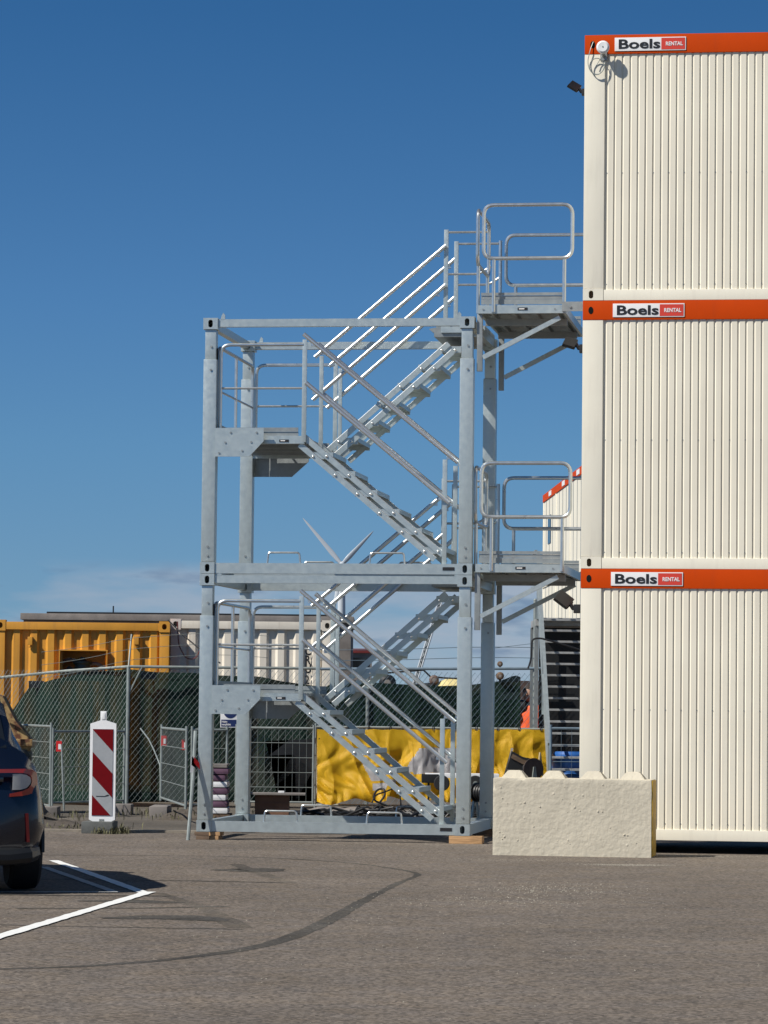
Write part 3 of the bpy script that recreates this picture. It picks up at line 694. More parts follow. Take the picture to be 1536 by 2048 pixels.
# ------------------------------------------------------------------ concrete block
blk = thing('concrete_block', 'cream interlocking concrete block with a yellow end in front of the containers', 'concrete block', (1.125, 34.02, 0), R(-10.0))
bm = B(); nx_, ny_, nz_ = 64, 12, 32
def bface(o_, a_, b__, na, nb):
    g = [[bm.verts.new(Vector(o_) + Vector(a_) * (i / na) + Vector(b__) * (j / nb)) for j in range(nb + 1)] for i in range(na + 1)]
    for i in range(na):
        for j in range(nb): bm.faces.new((g[i][j], g[i + 1][j], g[i + 1][j + 1], g[i][j + 1]))
bface((0, 0, 0), (1.6, 0, 0), (0, 0, .775), nx_, nz_); bface((0, .4, 0), (1.6, 0, 0), (0, 0, .775), nx_, nz_); bface((0, 0, .775), (1.6, 0, 0), (0, .4, 0), nx_, ny_)
bface((0, 0, 0), (0, .4, 0), (0, 0, .775), ny_, nz_); bface((1.6, 0, 0), (0, .4, 0), (0, 0, .775), ny_, nz_)
bmesh.ops.remove_doubles(bm, verts=bm.verts[:], dist=.0005)
for v in bm.verts:
    p = v.co.copy(); ed = sum((min(p.x, 1.6 - p.x) < .001, min(p.y, .4 - p.y) < .001, .775 - p.z < .001))
    c_ = Vector((.8, .4, .39)); n1_ = noise.noise(p * 7); n2_ = noise.noise(p * 26 + Vector((5, 2, 1)))
    k_ = .002 * n1_ + .0015 * n2_
    if ed >= 2 and p.x < 1.59: k_ -= .003 + .006 * max(0, n2_ + .1) + (.014 if noise.noise(p * 11 + Vector((9, 9, 9))) > .45 else 0)
    d_ = Vector(((1 if p.x > 1.599 else -1 if p.x < .001 else 0), (1 if p.y > .399 else -1 if p.y < .001 else 0), (1 if p.z > .774 else 0)))
    v.co += d_ * k_
obj('body', bm, CONCR, blk, ang=40)
bm = B(); box(bm, 1.57, 1.612, .007, .393, .010, .766, .004); obj('painted_end', bm, YPAINT, blk)
for i in range(4):
    for j in range(1):
        cx, cy = .2 + .4 * i, .2; bm = B()
        a, b_ = .125, .065; vb = [bm.verts.new((cx + p * a, cy + q * a, .774)) for p, q in ((-1, -1), (1, -1), (1, 1), (-1, 1))]; vt = [bm.verts.new((cx + p * b_, cy + q * b_, .85)) for p, q in ((-1, -1), (1, -1), (1, 1), (-1, 1))]
        bm.faces.new(vt)
        for k in range(4): bm.faces.new((vb[k], vb[(k + 1) % 4], vt[(k + 1) % 4], vt[k]))
        bmesh.ops.bevel(bm, geom=[e for e in bm.edges if len(e.link_faces) == 2], offset=.008, segments=2, affect='EDGES')
        obj('stud', bm, CONCR, blk)
bm = B()
for _ in range(34):
    x, z, r_ = rnd.uniform(.05, 1.5), rnd.uniform(.06, .72), rnd.uniform(.005, .012)
    q = bmesh.ops.create_icosphere(bm, subdivisions=1, radius=r_)['verts']
    for v in q: v.co = Vector((v.co.x + x, v.co.y * .6 - .001, v.co.z + z))
obj('surface_pimples', bm, CONCR, blk, kind='stuff')

# ------------------------------------------------------------------ traffic baffle
bf = thing('traffic_baffle', 'red and white striped traffic baffle standing on its grey foot at the kerb', 'traffic baffle', (-3.19, 38.72, 0), R(-4))
bm = B(); prism(bm, [(-.15, .155), (-.11, .135), (.11, .135), (.15, .155), (.15, 1.25), (.03, 1.29), (-.03, 1.29), (-.15, 1.25)], 'y', -.02, .03)
obj('panel_frame', bm, WHITEP2, bf, smooth=False)
SG = mat('reflective grey white', (.32, .335, .35), .55, .1, var=.05, scale=20)
RD = mat('reflective red', (.135, .001, .004), .7, 0, var=.06, scale=20, spec=.12)
bm = B(); box(bm, -.118, .118, -.025, -.0205, .20, 1.19); obj('panel_face', bm, SG, bf, smooth=False)
def clip_stripe(za):     # stripe falling to the right, clipped to the face
    x0, x1, z0, z1 = -.117, .117, .203, 1.187; h = .275; sl = -1.07
    poly = [(x0, za), (x1, za + sl * (x1 - x0)), (x1, za + sl * (x1 - x0) + h), (x0, za + h)]
    def clip(p, ax, val, keep):
        o = []
        for i in range(len(p)):
            a, b_ = p[i], p[(i + 1) % len(p)]; ia, ib = keep(a[ax] - val), keep(b_[ax] - val)
            if ia: o.append(a)
            if ia != ib:
                t = (val - a[ax]) / (b_[ax] - a[ax]); o.append(tuple(a[q] + (b_[q] - a[q]) * t for q in (0, 1)))
        return o
    poly = clip(poly, 1, z0, lambda d: d >= 0)
    if poly: poly = clip(poly, 1, z1, lambda d: d <= 0)
    return poly
for za in (.16, .655, 1.19 - .01):
    p = clip_stripe(za)
    if len(p) > 2:
        bm = B(); prism(bm, p, 'y', -.0275, -.0255); obj('red_stripe', bm, RD, bf, smooth=False)
bm = B(); prism(bm, [(-.07, .425), (.03, .425), (.06, .44), (.08, .437), (.07, .428), (.03, .418), (-.07, .418)], 'y', -.0285, -.0265); obj('maker_mark', bm, BLACKT, bf, smooth=False)
bm = B(); box(bm, -.035, .035, -.02, .03, 1.285, 1.395, .006); box(bm, -.018, .018, -.026, -.0195, 1.30, 1.375, .003); obj('top_grip', bm, WHITEP2, bf)
bm = B(); box(bm, -.21, .15, -.19, .22, 0, .135, .012); obj('foot_block', bm, mat('grey recycled plastic', (.10, .105, .10), .8, var=.2, bump=.3), bf)
bm = B(); box(bm, -.03, .03, -.02, .02, .13, .16); obj('stub', bm, FENCEG, bf)
# weeds
LEAF = mat('weeds', (.11, .105, .05), .8, var=.4, scale=6)
def weeds(name, spots, n, h):
    bm = B()
    for _ in range(n):
        cx, cy, sx, sy = rnd.choice(spots); x = cx + rnd.gauss(0, sx); y = cy + rnd.gauss(0, sy); a = rnd.random() * 6.28; hh = h * rnd.uniform(.3, 1.1); w = rnd.uniform(.004, .010)
        lean = rnd.uniform(.2, .8) * hh; d = Vector((math.cos(a), math.sin(a), 0)); s = Vector((-d.y, d.x, 0))
        p = [Vector((x, y, -.02)), Vector((x, y, 0)) + d * lean * .4 + Vector((0, 0, hh * .6)), Vector((x, y, 0)) + d * lean + Vector((0, 0, hh))]
        v = [bm.verts.new(p[0] - s * w * .5), bm.verts.new(p[0] + s * w * .5), bm.verts.new(p[1] + s * w), bm.verts.new(p[1] - s * w), bm.verts.new(p[2])]
        bm.faces.new((v[0], v[1], v[2], v[3])); bm.faces.new((v[3], v[2], v[4]))
    return obj(name, bm, LEAF, smooth=False, kind='stuff')
weeds('weeds', [(-3.10, 38.48, .10, .04), (-2.95, 38.7, .05, .08), (-3.55, 39.8, .3, .3), (-2.55, 44.5, .3, .5), (-3.0, 46, .5, .4), (-3.9, 44, .4, .6)], 420, .09)

# ------------------------------------------------------------------ parked car (left edge)
def build_car():
    T = thing('parked_car', 'dark blue car at the left edge, rear corner with red tail lamp in view', 'car', (-3.44, 25.86, 0), R(13))
    prof = [(.26, .80), (.34, .865), (.50, .905), (.60, .90), (.74, .885), (.90, .85), (.98, .825), (1.08, .74), (1.22, .68), (1.36, .625), (1.54, .575), (1.64, .51), (1.69, .30), (1.71, 0.0)]
    def w_at(z):
        for (a, wa), (b_, wb) in zip(prof, prof[1:]):
            if z <= b_: t = max(0, (z - a) / (b_ - a)); return wa + (wb - wa) * t
        return 0
    st = [(0.0, .80, .80, .30), (.05, .90, .92, .27), (.14, .965, 1.00, .25), (.28, 1.0, 1.18, .24), (.50, 1.0, 1.42, .24), (.72, 1.0, 1.62, .24), (1.0, 1.0, 1.69, .22), (2.4, 1.0, 1.73, .22), (3.15, 1.0, 1.62, .22), (3.6, 1.0, 1.25, .22), (3.85, 1.0, 1.08, .22), (4.5, .98, .94, .24), (4.75, .90, .80, .27), (4.85, .78, .66, .32)]
    bm = B(); rings = []
    for y, k, zt, zb in st:
        ring = []
        wt = w_at(min(zt, 1.5))
        pts = []
        for i, (z, w) in enumerate(prof):
            zc = max(zb, z)
            if zc < zt - .03: pts.append((w * k, zc))
            else:
                f_ = (i / (len(prof) - 1)); 
                pts.append((None, i))
        nn = [i for i, p in enumerate(pts) if p[0] is None]; n0 = len(nn)
        for j, i in enumerate(nn):
            t = (j + 1) / n0; pts[i] = (wt * k * (1 - t) ** .8 if t < 1 else 0, zt - .03 * (1 - t) ** 2)
        right = [(w, z) for w, z in pts]
        full = [(0, zb)] + right + [(-w, z) for w, z in right[-2::-1]]
        rings.append([bm.verts.new((a, y, z)) for a, z in full])
    for a, b_ in zip(rings, rings[1:]):
        for i in range(len(a)): bm.faces.new((a[i], a[(i + 1) % len(a)], b_[(i + 1) % len(a)], b_[i]))
    bm.faces.new(rings[0]); bm.faces.new(rings[-1][::-1])
    body = obj('body', bm, CARP, T, ang=38)
    # black lower bumper and sill
    bm = B(); tube(bm, [(-.74, .05, .30), (-.60, .0, .29), (0, -.02, .29), (.60, .0, .29), (.74, .05, .30), (.80, .18, .31), (.82, .36, .32)], .07, 10); obj('lower_bumper', bm, BLACKP, T)
    for s in (-1, 1): bm = B(); box(bm, s * .875 - .03, s * .875 + .03, 1.15, 3.1, .20, .30, .01); obj('sill', bm, BLACKP, T)
    # rear window and side glass, laid just proud of the body
    def panel(name, pts, mt, th=.008):
        bm = B(); v0 = [bm.verts.new(p) for p in pts]; f = bm.faces.new(v0); f.normal_update(); nrm = f.normal
        r_ = bmesh.ops.extrude_face_region(bm, geom=[f]); 
        for e in r_['geom']:
            if isinstance(e, bmesh.types.BMVert): e.co += nrm * th
        return obj(name, bm, mt, T, smooth=False)
    panel('rear_window', [(-.60, .245, 1.12), (.60, .245, 1.12), (.55, .60, 1.50), (-.55, .60, 1.50)], GLASS)
    for s in (-1, 1):
        panel('side_window', [(s * .775, .62, 1.05), (s * .775, 2.0, 1.05), (s * .60, 1.95, 1.48), (s * .60, .85, 1.44)], GLASS, .02)
        panel('side_window', [(s * .775, 2.06, 1.05), (s * .775, 3.1, 1.05), (s * .60, 2.75, 1.46), (s * .60, 2.02, 1.48)], GLASS, .02)
    for s in (-1, 1):
        # C-shaped tail lamp wrapping the corner
        def ysurf(x): return 0 if x < .66 else ((x - .66) / .19) ** 2 * .20
        def wrapped(outer, inner, lift):
            bm = B(); V = lambda p, o: bm.verts.new((s * p[0], ysurf(p[0]) + o, p[1]))
            A = [V(p, -lift) for p in outer]; C_ = [V(p, -lift) for p in inner]; D_ = [V(p, .03) for p in outer]; E_ = [V(p, .03) for p in inner]; k = len(outer)
            for i in range(k - 1):
                bm.faces.new((A[i], A[i + 1], C_[i + 1], C_[i])); bm.faces.new((D_[i], E_[i], E_[i + 1], D_[i + 1])); bm.faces.new((A[i], D_[i], D_[i + 1], A[i + 1])); bm.faces.new((C_[i], C_[i + 1], E_[i + 1], E_[i]))
            bm.faces.new((A[0], C_[0], E_[0], D_[0])); bm.faces.new((A[-1], D_[-1], E_[-1], C_[-1])); return bm
        lampo = obj('tail_lamp', wrapped([(.45, .957), (.62, .96), (.72, .962), (.78, .955), (.822, .93), (.832, .87), (.822, .81), (.78, .772), (.70, .755), (.60, .748)], [(.45, .93), (.62, .932), (.70, .93), (.745, .922), (.772, .90), (.778, .87), (.77, .84), (.745, .812), (.69, .79), (.60, .77)], .026), TAILR, T)
        obj('reverse_lamp', wrapped([(.62, .922), (.68, .924), (.73, .915), (.763, .895), (.770, .87)], [(.62, .80), (.68, .802), (.73, .815), (.763, .845), (.7701, .869)], .020), TAILW, lampo)
        bm = B(); bar(bm, (s * .735, -.002, .62), (s * .75, .006, .40), .022, .02, up=(0, 1, 0)); obj('reflector', bm, REFR, T)
    bm = B(); box(bm, -.55, .55, -.012, .02, .86, .90, .005); obj('chrome_strip', bm, GLASS, T)
    bm = B(); box(bm, -.26, .26, -.022, .0, .66, .77, .004); obj('number_plate', bm, mat('number plate', (.6, .5, .08), .4), T)
    wheel = None
    for s in (-1, 1):
        for y in (.78, 3.75):
            bm = B(); lathe(bm, [(.20, -.12), (.30, -.125), (.33, -.10), (.338, -.05), (.338, .05), (.33, .10), (.30, .125), (.20, .12)], ax='x', n=32)
            ww = obj('wheel', bm, RUBBER, T); ww.location = (s * .80, y, .338)
            bm = B(); lathe(bm, [(.0, s * .09), (.05, s * .10), (.19, s * .115), (.205, s * .123), (.205, -.05), (0, -.05)][::1], ax='x', n=24); obj('rim', bm, RIM, ww)
            # black arch cladding
            bm = B(); ap = [(s * (w_at(.55) + .004), y + .40 * math.cos(a), .34 + .40 * math.sin(a)) for a in [R(-5 + 19 * i) for i in range(11)]]; tube(bm, ap, .022, 6); obj('wheel_arch', bm, BLACKP, T)
    for s in (-1, 1):
        bm = B(); box(bm, min(s * .80, s * 1.00), max(s * .80, s * 1.00), 3.02, 3.14, 1.04, 1.18, .03); obj('door_mirror', bm, CARP, T)
    return T
build_car()

# ------------------------------------------------------------------ background: sea containers
def sea_container(label, name, x0, x1, Y, ztop, mt, opening=None, pitch=.268, castm=None, depth=6.0, boxes=()):
    """end face towards the camera, deep trapezoid corrugation"""
    T = thing(name, label, 'container', (x0, Y, 0), 0); w = x1 - x0; z0 = .12; castm = castm or mt
    bm = B(); n = round((w - .30) / pitch); p = (w - .30) / n; xs = []
    for i in range(n):
        s = .15 + i * p; xs += [(s, .045), (s + p * .36, .045), (s + p * .5, .0), (s + p * .86, .0), (s + p, .045)]
    ys = [z0 + .12, ztop - .16]
    segs = [(z0 + .12, ztop - .15)]
    for (xa, d0), (xb, d1) in zip(xs, xs[1:]):
        zs = segs
        if opening and xa >= opening[0] - .02 and xb <= opening[1] + .02: zs = [(z0 + .12, opening[2]), (opening[3], ztop - .15)]
        for a, b_ in zs:
            v = [bm.verts.new(q) for q in ((xa, .03 + d0, a), (xb, .03 + d1, a), (xb, .03 + d1, b_), (xa, .03 + d0, b_))]; bm.faces.new(v)
    bmesh.ops.remove_doubles(bm, verts=bm.verts[:], dist=.0005)
    obj('corrugated_wall', bm, mt, T, smooth=False)
    bm = B(); box(bm, .14, w - .14, .0, .09, ztop - .15, ztop - .03, .006); obj('top_rail', bm, mt, T)
    bm = B(); box(bm, .14, w - .14, .0, .09, z0, z0 + .12, .006); obj('bottom_rail', bm, mt, T)
    for x in (0, w - .15):
        bm = B(); box(bm, x, x + .15, .01, .15, z0 + .12, ztop - .17, .008); obj('corner_post', bm, mt, T)
        bm = B(); casting(bm, x - .008, x + .158, -.006, .17, ztop - .17, ztop, hw=.036, hh=.045); obj('corner_casting', bm, castm, T, smooth=False)
        bm = B(); casting(bm, x - .008, x + .158, -.006, .17, z0 - .02, z0 + .118, hw=.036, hh=.045); obj('corner_casting', bm, castm, T, smooth=False)
    bm = B(); box(bm, 0.01, .04, .15, depth, z0, ztop - .02); box(bm, w - .04, w - .01, .15, depth, z0, ztop - .02); box(bm, .04, w - .04, depth - .03, depth, z0, ztop - .02); obj('side_wall', bm, mt, T, smooth=False)
    bm = B(); box(bm, .04, w - .04, .15, depth - .03, ztop - .05, ztop - .03); obj('roof', bm, mt, T, smooth=False)
    for bx, bz in boxes:
        bm = B(); box(bm, bx, bx + .075, -.03, .03, bz, bz + .13, .006); box(bm, bx + .015, bx + .06, -.012, .02, bz - .04, bz - .025); obj('vent_box', bm, mt, T)
    if opening:
        a, b_, c, d = opening
        bm = B(); box(bm, a - .02, b_ + .02, .0, .12, d - .012, d + .006); box(bm, a - .015, a, .0, .5, c, d - .013); box(bm, b_, b_ + .015, .0, .5, c, d - .013); obj('opening_frame', bm, mt, T, smooth=False)
        bm = B(); box(bm, a, b_, .55, .57, c, d); obj('recess_back', bm, mt, T, smooth=False)
        bm = B(); box(bm, a, b_, .12, .55, c - .01, c + .0); obj('recess_floor', bm, mt, T, smooth=False)
    return T
YC = 52.6
yx0, yx1 = X_(-12, YC), X_(336, YC); ztop = Z_(1241, YC, 170)
op = (X_(118, YC) - yx0, X_(211, YC) - yx0, Z_(1362, YC, 160), Z_(1300, YC, 160))
ycon = sea_container('ochre yellow sea container with a square cut-out opening behind the green net', 'sea_container', yx0, yx1, YC, ztop, YEL, op, boxes=((X_(53, YC) - yx0, Z_(1290, YC, 55)), (X_(266, YC) - yx0, Z_(1289, YC, 266))))
for k, (px, pz, r_, m_) in enumerate(((139, 1341, .17, GREYC), (165, 1337, .0, BLUEP), (190, 1338, .14, GREYC))):
    p = at(px, pz, YC + .32)
    if r_:
        T = thing('hose_coil', ['grey hose coil in the left of the cut-out of the yellow container', '', 'grey hose coil in the right of the cut-out of the yellow container'][k], 'hose', (p.x, p.y, op[2]), 0, 'hose coils in the container cut-out')
        bm = B(); tube(bm, [(r_ * math.cos(a), .02 * i / 8, r_ + r_ * math.sin(a)) for i, a in enumerate([q * .5 for q in range(26)])], .028, 8); obj('coil', bm, GREYC, T)
        bm = B(); lathe(bm, [(.0, -.02), (.06, -.02), (.06, .05), (.0, .05)], c=(0, 0, r_), ax='y', n=14); obj('hub', bm, BLACKP, T)
    else:
        T = thing('hydrant_valve', 'dark green blue valve between the hose coils in the cut-out of the yellow container', 'valve', (p.x, p.y, op[2]), 0)
        bm = B(); lathe(bm, [(.13, 0), (.13, .03), (.09, .05), (.09, .16), (.12, .18), (.12, .26), (.15, .28), (.15, .31), (.05, .33), (.04, .38), (0, .38)], n=18); obj('valve_body', bm, mat('dark teal paint', (.03, .06, .06), .5), T)
wx0, wx1 = X_(339, 53.0), X_(662, 53.0)
wcon = sea_container('cream white sea container with black letters, right of the yellow container', 'sea_container', wx0, wx1, 53.0, Z_(1239, 53.0, 500), WHC)
for o in wcon.children:
    if o.name.startswith(('corner_post', 'corner_casting')) and min(v.co.x for v in o.data.vertices) < .1: o.data.materials[0] = PINKW
for i, (ch_, py) in enumerate((('C', 1310), ('R', 1328), ('U', 1346), ('2', 1368))):
    p = at(616, py, 53.0); text(ch_, .19, 'lettering', BLACKT, wcon, (p.x - wx0 - .05, -.0 - .008 + .03, p.z), sx=.75, bold=.006, thick=.003)
# red hose and dark stay in front of the white container's left end
T = thing('red_hose', 'thin dark red hose hanging in a loop down the left post of the white container', 'hose', (0, 0, 0))
bm = B(); tube(bm, arc_path([at(355, 1243, 52.8), at(357, 1290, 52.8), at(372, 1318, 52.8), at(392, 1318, 52.8), at(400, 1300, 52.8)], .1), .010, 6); obj('hose', bm, mat('dark red hose', (.14, .03, .025), .5), T)
T = thing('dark_stay_rope', 'dark rope slanting down from the corner of the yellow container', 'rope', (0, 0, 0))
bm = B(); tube(bm, [at(336, 1240, 52.4), at(368, 1272, 52.2), at(402, 1300, 51.9), at(440, 1326, 51.2)], .012, 6); obj('rope', bm, RUBBER, T)
# grey slab roof behind the containers
T = thing('flat_roof_shed', 'long low shed with weathered grey flat roof edge behind the sea containers', 'shed', (X_(44, 60), 60, 0))
sw = X_(700, 60) - X_(44, 60); zt = Z_(1229, 60, 300)
bm = B(); box(bm, 0, sw, 0, 5, 0, zt - .12); obj('wall', bm, GREYC, T, smooth=False)
bm = B(); box(bm, -.05, sw + .05, -.08, 5.1, zt - .115, zt, .01); obj('roof_edge', bm, GREYC, T)
bm = B(); box(bm, .4, sw, .1, 5, zt + .002, zt + .035); obj('roof_felt', bm, BLACKP, T, smooth=False)
bm = B(); tube(bm, [(X_(219, 60) - X_(44, 60), .5, zt), (X_(219, 60) - X_(44, 60), .5, zt + .16)], .014, 6); obj('vent_pipe', bm, BLACKP, T)

# ------------------------------------------------------------------ chain-link fence
FY = 50.0
fA = (X_(-70, 51.9), 51.9); fB = (X_(256, 49.85), 49.85); fC = (X_(1088, FY), FY)
zl = Z_(1362, 51.9, -70); zm = Z_(1334, FY, 300)
fence = thing('chain_link_fence', 'chain-link fence with green shade net across the yard behind the stair tower', 'fence', (0, 0, 0))
POSTM = mat('painted fence post', (.25, .28, .27), .55, .3, var=.2)
for x, y, h in ((fB[0], fB[1], zm), (X_(500, FY), FY + .05, zm - .05), (X_(735, FY), FY + .05, zm - .05), (X_(1069, FY), FY + .02, Z_(1200, FY, 1070)), (fA[0], fA[1], zl)):
    bm = B(); tube(bm, [(x, y, -.03), (x, y, h)], .028, 10); disc(bm, (x, y, h), .031, .02, 'z', 10, .015); obj('post', bm, POSTM, fence)
bm = B(); tube(bm, [(fA[0], fA[1], zl), (X_(130, 50.7), 50.7, Z_(1342, 50.7, 130)), (fB[0], fB[1], zm)], .022, 8); obj('top_rail', bm, FENCEG, fence)
bm = B(); tube(bm, [(fB[0], fB[1], zm), (X_(640, FY), FY, Z_(1337, FY, 640))], .022, 8); obj('top_rail', bm, FENCEG, fence)
bm = B(); tube(bm, [(X_(640, FY), FY, Z_(1338, FY, 640)), (fC[0], FY, Z_(1337, FY, 1088))], .022, 8); obj('top_rail', bm, FENCEB, fence)
bm = B(); tube(bm, [(fB[0], fB[1], 1.62), (fB[0] + .2, fB[1], zm)], .012, 6); tube(bm, [(fB[0], fB[1], zm), (fB[0] + .03, fB[1] + .1, zm + .48)], .014, 6); obj('barbed_arm', bm, FENCEG, fence)
def links(bm, a, b_, z0, z1, pitch=.082, rr=.0034):
    r = rr
    a = Vector((*a, 0)); b_ = Vector((*b_, 0)); Ln = (b_ - a).length; d = (b_ - a) / Ln; hgt = z1 - z0; n = Vector((-d.y, d.x, 0)); k = 1.25
    s = -hgt / k
    while s < Ln:
        for sg, off, r in ((1, -.004, rr), (-1, .004, rr * .28)):  # falling wires thinner: sunlit look of the rising ones put into the gauge
            x0, x1 = s, s + hgt / k; za, zb = (z0, z1) if sg > 0 else (z1, z0)
            if x0 < 0: za += (zb - za) * (0 - x0) / (x1 - x0); x0 = 0
            if x1 > Ln: zb = za + (zb - za) * (Ln - x0) / (x1 - x0); x1 = Ln
            if x1 - x0 > .01:
                p = a + d * x0 + n * off + Vector((0, 0, za)); q = a + d * x1 + n * off + Vector((0, 0, zb)); t = (q - p).normalized(); u_ = t.cross(n).normalized()
                vs = []
                for w in (p, q):
                    for an in (0, 2.094, 4.189): vs.append(bm.verts.new(w + (n * math.cos(an) + u_ * math.sin(an)) * r))
                for i in range(3): bm.faces.new((vs[i], vs[(i + 1) % 3], vs[3 + (i + 1) % 3], vs[3 + i]))
        s += pitch
bm = B(); links(bm, fA, fB, .05, zm - .05); obj('chain_mesh', bm, FENCEG, fence, kind='stuff')
bm = B(); links(bm, fB, (X_(640, FY), FY), .05, zm - .03); obj('chain_mesh', bm, FENCEG, fence, kind='stuff')
bm = B(); links(bm, (X_(640, FY), FY), fC, .05, zm - .03); obj('chain_mesh', bm, FENCEB, fence, kind='stuff')
for px, py in ((72, 1369), (297, 1352)):
    p = at(px, py, 49.95 + max(0, (257 - px)) * .0061); bm = B(); box(bm, p.x - .11, p.x + .12, p.y - .03, p.y - .012, p.z - .05, p.z + .055, .004); obj('black_plate', bm, BLACKP, fence)
# barbed wires on the arms
bm = B()
for dz in (.14, .30, .46):
    pts = [(fB[0] - 1.3 + .28 * i, fB[1] + .06, zm + dz - .05 * math.sin(i * .5) - (.35 - .2 * dz) * max(0, 1 - i / 4.5)) for i in range(13)]; tube(bm, pts, .0035, 4)
obj('barbed_wire', bm, FENCEG, fence)
bm = B()
for py in (1297, 1318): tube(bm, [at(x, py + 3 * math.sin(x / 90), FY) for x in range(640, 1091, 45)], .005, 4)
tube(bm, [at(x, 1296 - (x - 990) * .12, FY) for x in range(990, 1071, 20)], .004, 4)
obj('barbed_wire', bm, FENCEB, fence)
# shade nets behind the wires: one sheet per span, cut to the outline with a sagging edge
def net(label, xs, tops, bots, Y0, Y1, off=.06):
    bm = B(); n = 48; rows = 10; g = []
    def interp(tab, x):
        for (xa, va), (xb, vb) in zip(tab, tab[1:]):
            if x <= xb: return va + (vb - va) * (x - xa) / (xb - xa)
        return tab[-1][1]
    for i in range(n + 1):
        px = xs[0] + (xs[1] - xs[0]) * i / n; Y = Y0 + (Y1 - Y0) * i / n + off; t_, b_ = interp(tops, px), interp(bots, px); cl_ = []
        for j in range(rows + 1):
            py = b_ + (t_ - b_) * j / rows; p = at(px, py, Y); p.y += .018 * noise.noise((px / 22, j * .25, 3.1)) + .012 * math.sin(px / 9 + 2 * noise.noise((px / 60, 1, 1))); cl_.append(bm.verts.new(p))
        g.append(cl_)
    for i in range(n):
        for j in range(rows): bm.faces.new((g[i][j], g[i + 1][j], g[i + 1][j + 1], g[i][j + 1]))
    o = obj('shade_net', bm, NET, fence, ang=80); o['label'] = label
net('green shade net hanging left of the fence post', (22, 257), [(22, 1424), (60, 1372), (110, 1358), (160, 1348), (215, 1341), (257, 1338)], [(22, 1606), (60, 1606), (110, 1606), (257, 1606)], 51.35, 49.9)
net('green shade net right of the fence post', (257, 632), [(257, 1338), (310, 1344), (395, 1346), (410, 1350), (480, 1352), (520, 1353), (560, 1362), (632, 1372)], [(257, 1606), (330, 1600), (632, 1600)], 50.0, 50.0)
net('dark green shade net above the yellow tarpaulin', (632, 1041), [(632, 1390), (660, 1368), (700, 1360), (760, 1366), (830, 1370), (880, 1372), (940, 1370), (1000, 1362), (1030, 1350), (1041, 1354)], [(632, 1480), (1041, 1480)], 50.0, 50.0)

# ------------------------------------------------------------------ mesh barrier panels
def grid_panel(T, a, b_, z0, z1, tube_r=.018, nx=None, nz=4, mt=FENCEG, sub=.1):
    a = Vector((*a, 0)); b_ = Vector((*b_, 0)); L_ = (b_ - a).length; up_ = Vector((0, 0, 1))
    bm = B(); tube(bm, [a + up_ * (z0 - .04), a + up_ * (z1 + .05)], tube_r, 8); obj('upright', bm, mt, T)
    bm = B(); tube(bm, [b_ + up_ * (z0 - .04), b_ + up_ * (z1 + .05)], tube_r, 8); obj('upright', bm, mt, T)
    bm = B(); tube(bm, [a + up_ * z1, b_ + up_ * z1], tube_r, 8); obj('top_tube', bm, mt, T)
    bm = B(); tube(bm, [a + up_ * z0, b_ + up_ * z0], tube_r * .8, 8); obj('bottom_tube', bm, mt, T)
    bm = B(); n = int(L_ / sub)
    for i in range(1, n): p = a.lerp(b_, i / n); tube(bm, [p + up_ * z0, p + up_ * z1], .0026, 4)
    for i in range(1, nz): z = z0 + (z1 - z0) * i / nz; tube(bm, [a + up_ * z, b_ + up_ * z], .0055, 4)
    obj('wire_grid', bm, mt, T, kind='stuff')
def footb(T, x, y, L_=.5):
    bm = B(); box(bm, x - .12, x + .12, y - L_ / 2, y + L_ / 2, -.03, .11, .01); obj('foot_block', bm, GREYC, T)
def redtag(T, x, y, z):
    bm = B(); box(bm, x - .035, x + .04, y - .03, y - .024, z, z + .14); o = obj('warning_tag', bm, TAPE_R, T, smooth=False)
    bm = B(); box(bm, x - .005, x + .03, y - .033, y - .031, z + .03, z + .10); obj('tag_print', bm, WHITEP, o, smooth=False)
gy = 44.0
T = thing('mesh_barrier', 'low mesh barrier panel behind the parked car, slanting down to the right', 'barrier', (0, 0, 0), 0, 'low mesh barrier panels')
p0 = (X_(40, 47.5), 47.5); p1 = (X_(103, 45.0), 45.0); z1 = Z_(1462, 45.0, 103)
grid_panel(T, p0, p1, .12, Z_(1450, 47.5, 40), nz=5); footb(T, *p1)
T = thing('mesh_barrier', 'low mesh barrier panel left of the striped baffle, with a red tag', 'barrier', (0, 0, 0), 0, 'low mesh barrier panels')
p2 = (X_(107, 45.0), 45.0); p3 = (X_(250, 46.5), 46.5); grid_panel(T, p2, p3, .16, Z_(1463, 45.0, 103), nz=4, sub=.14)
redtag(T, X_(119, 45), 45.0, Z_(1503, 45, 119)); footb(T, *p3)
bm = B(); tube(bm, [at(123, 1478, 45), at(125, 1540, 44.9), at(128, 1622, 44.9)], .013, 6); obj('stay_tube', bm, FENCEG, T)
T = thing('mesh_barrier', 'mesh barrier panel running towards the front left corner of the stair tower, with red tags', 'barrier', (0, 0, 0), 0, 'low mesh barrier panels')
p4 = (X_(324, 46.0), 46.0); p5 = (X_(374, 42.2), 42.2); grid_panel(T, p4, p5, .22, Z_(1456, 46.0, 324), nz=4, sub=.16)
redtag(T, X_(329, 45.9), 45.9, Z_(1492, 45.9, 329)); redtag(T, X_(370, 44), 44.0, Z_(1500, 44, 370)); footb(T, *p4, 1.0)
T = thing('mesh_barrier', 'mesh barrier panel seen through the left bay of the stair tower', 'barrier', (0, 0, 0), 0, 'low mesh barrier panels')
grid_panel(T, (X_(385, 46.3), 46.3), (X_(455, 46.5), 46.5), .12, Z_(1460, 46.3, 420), nz=4, sub=.12)
T = thing('mesh_barrier', 'mesh barrier with black sheet behind it, left of the yellow tarpaulin', 'barrier', (0, 0, 0), 0, 'low mesh barrier panels')
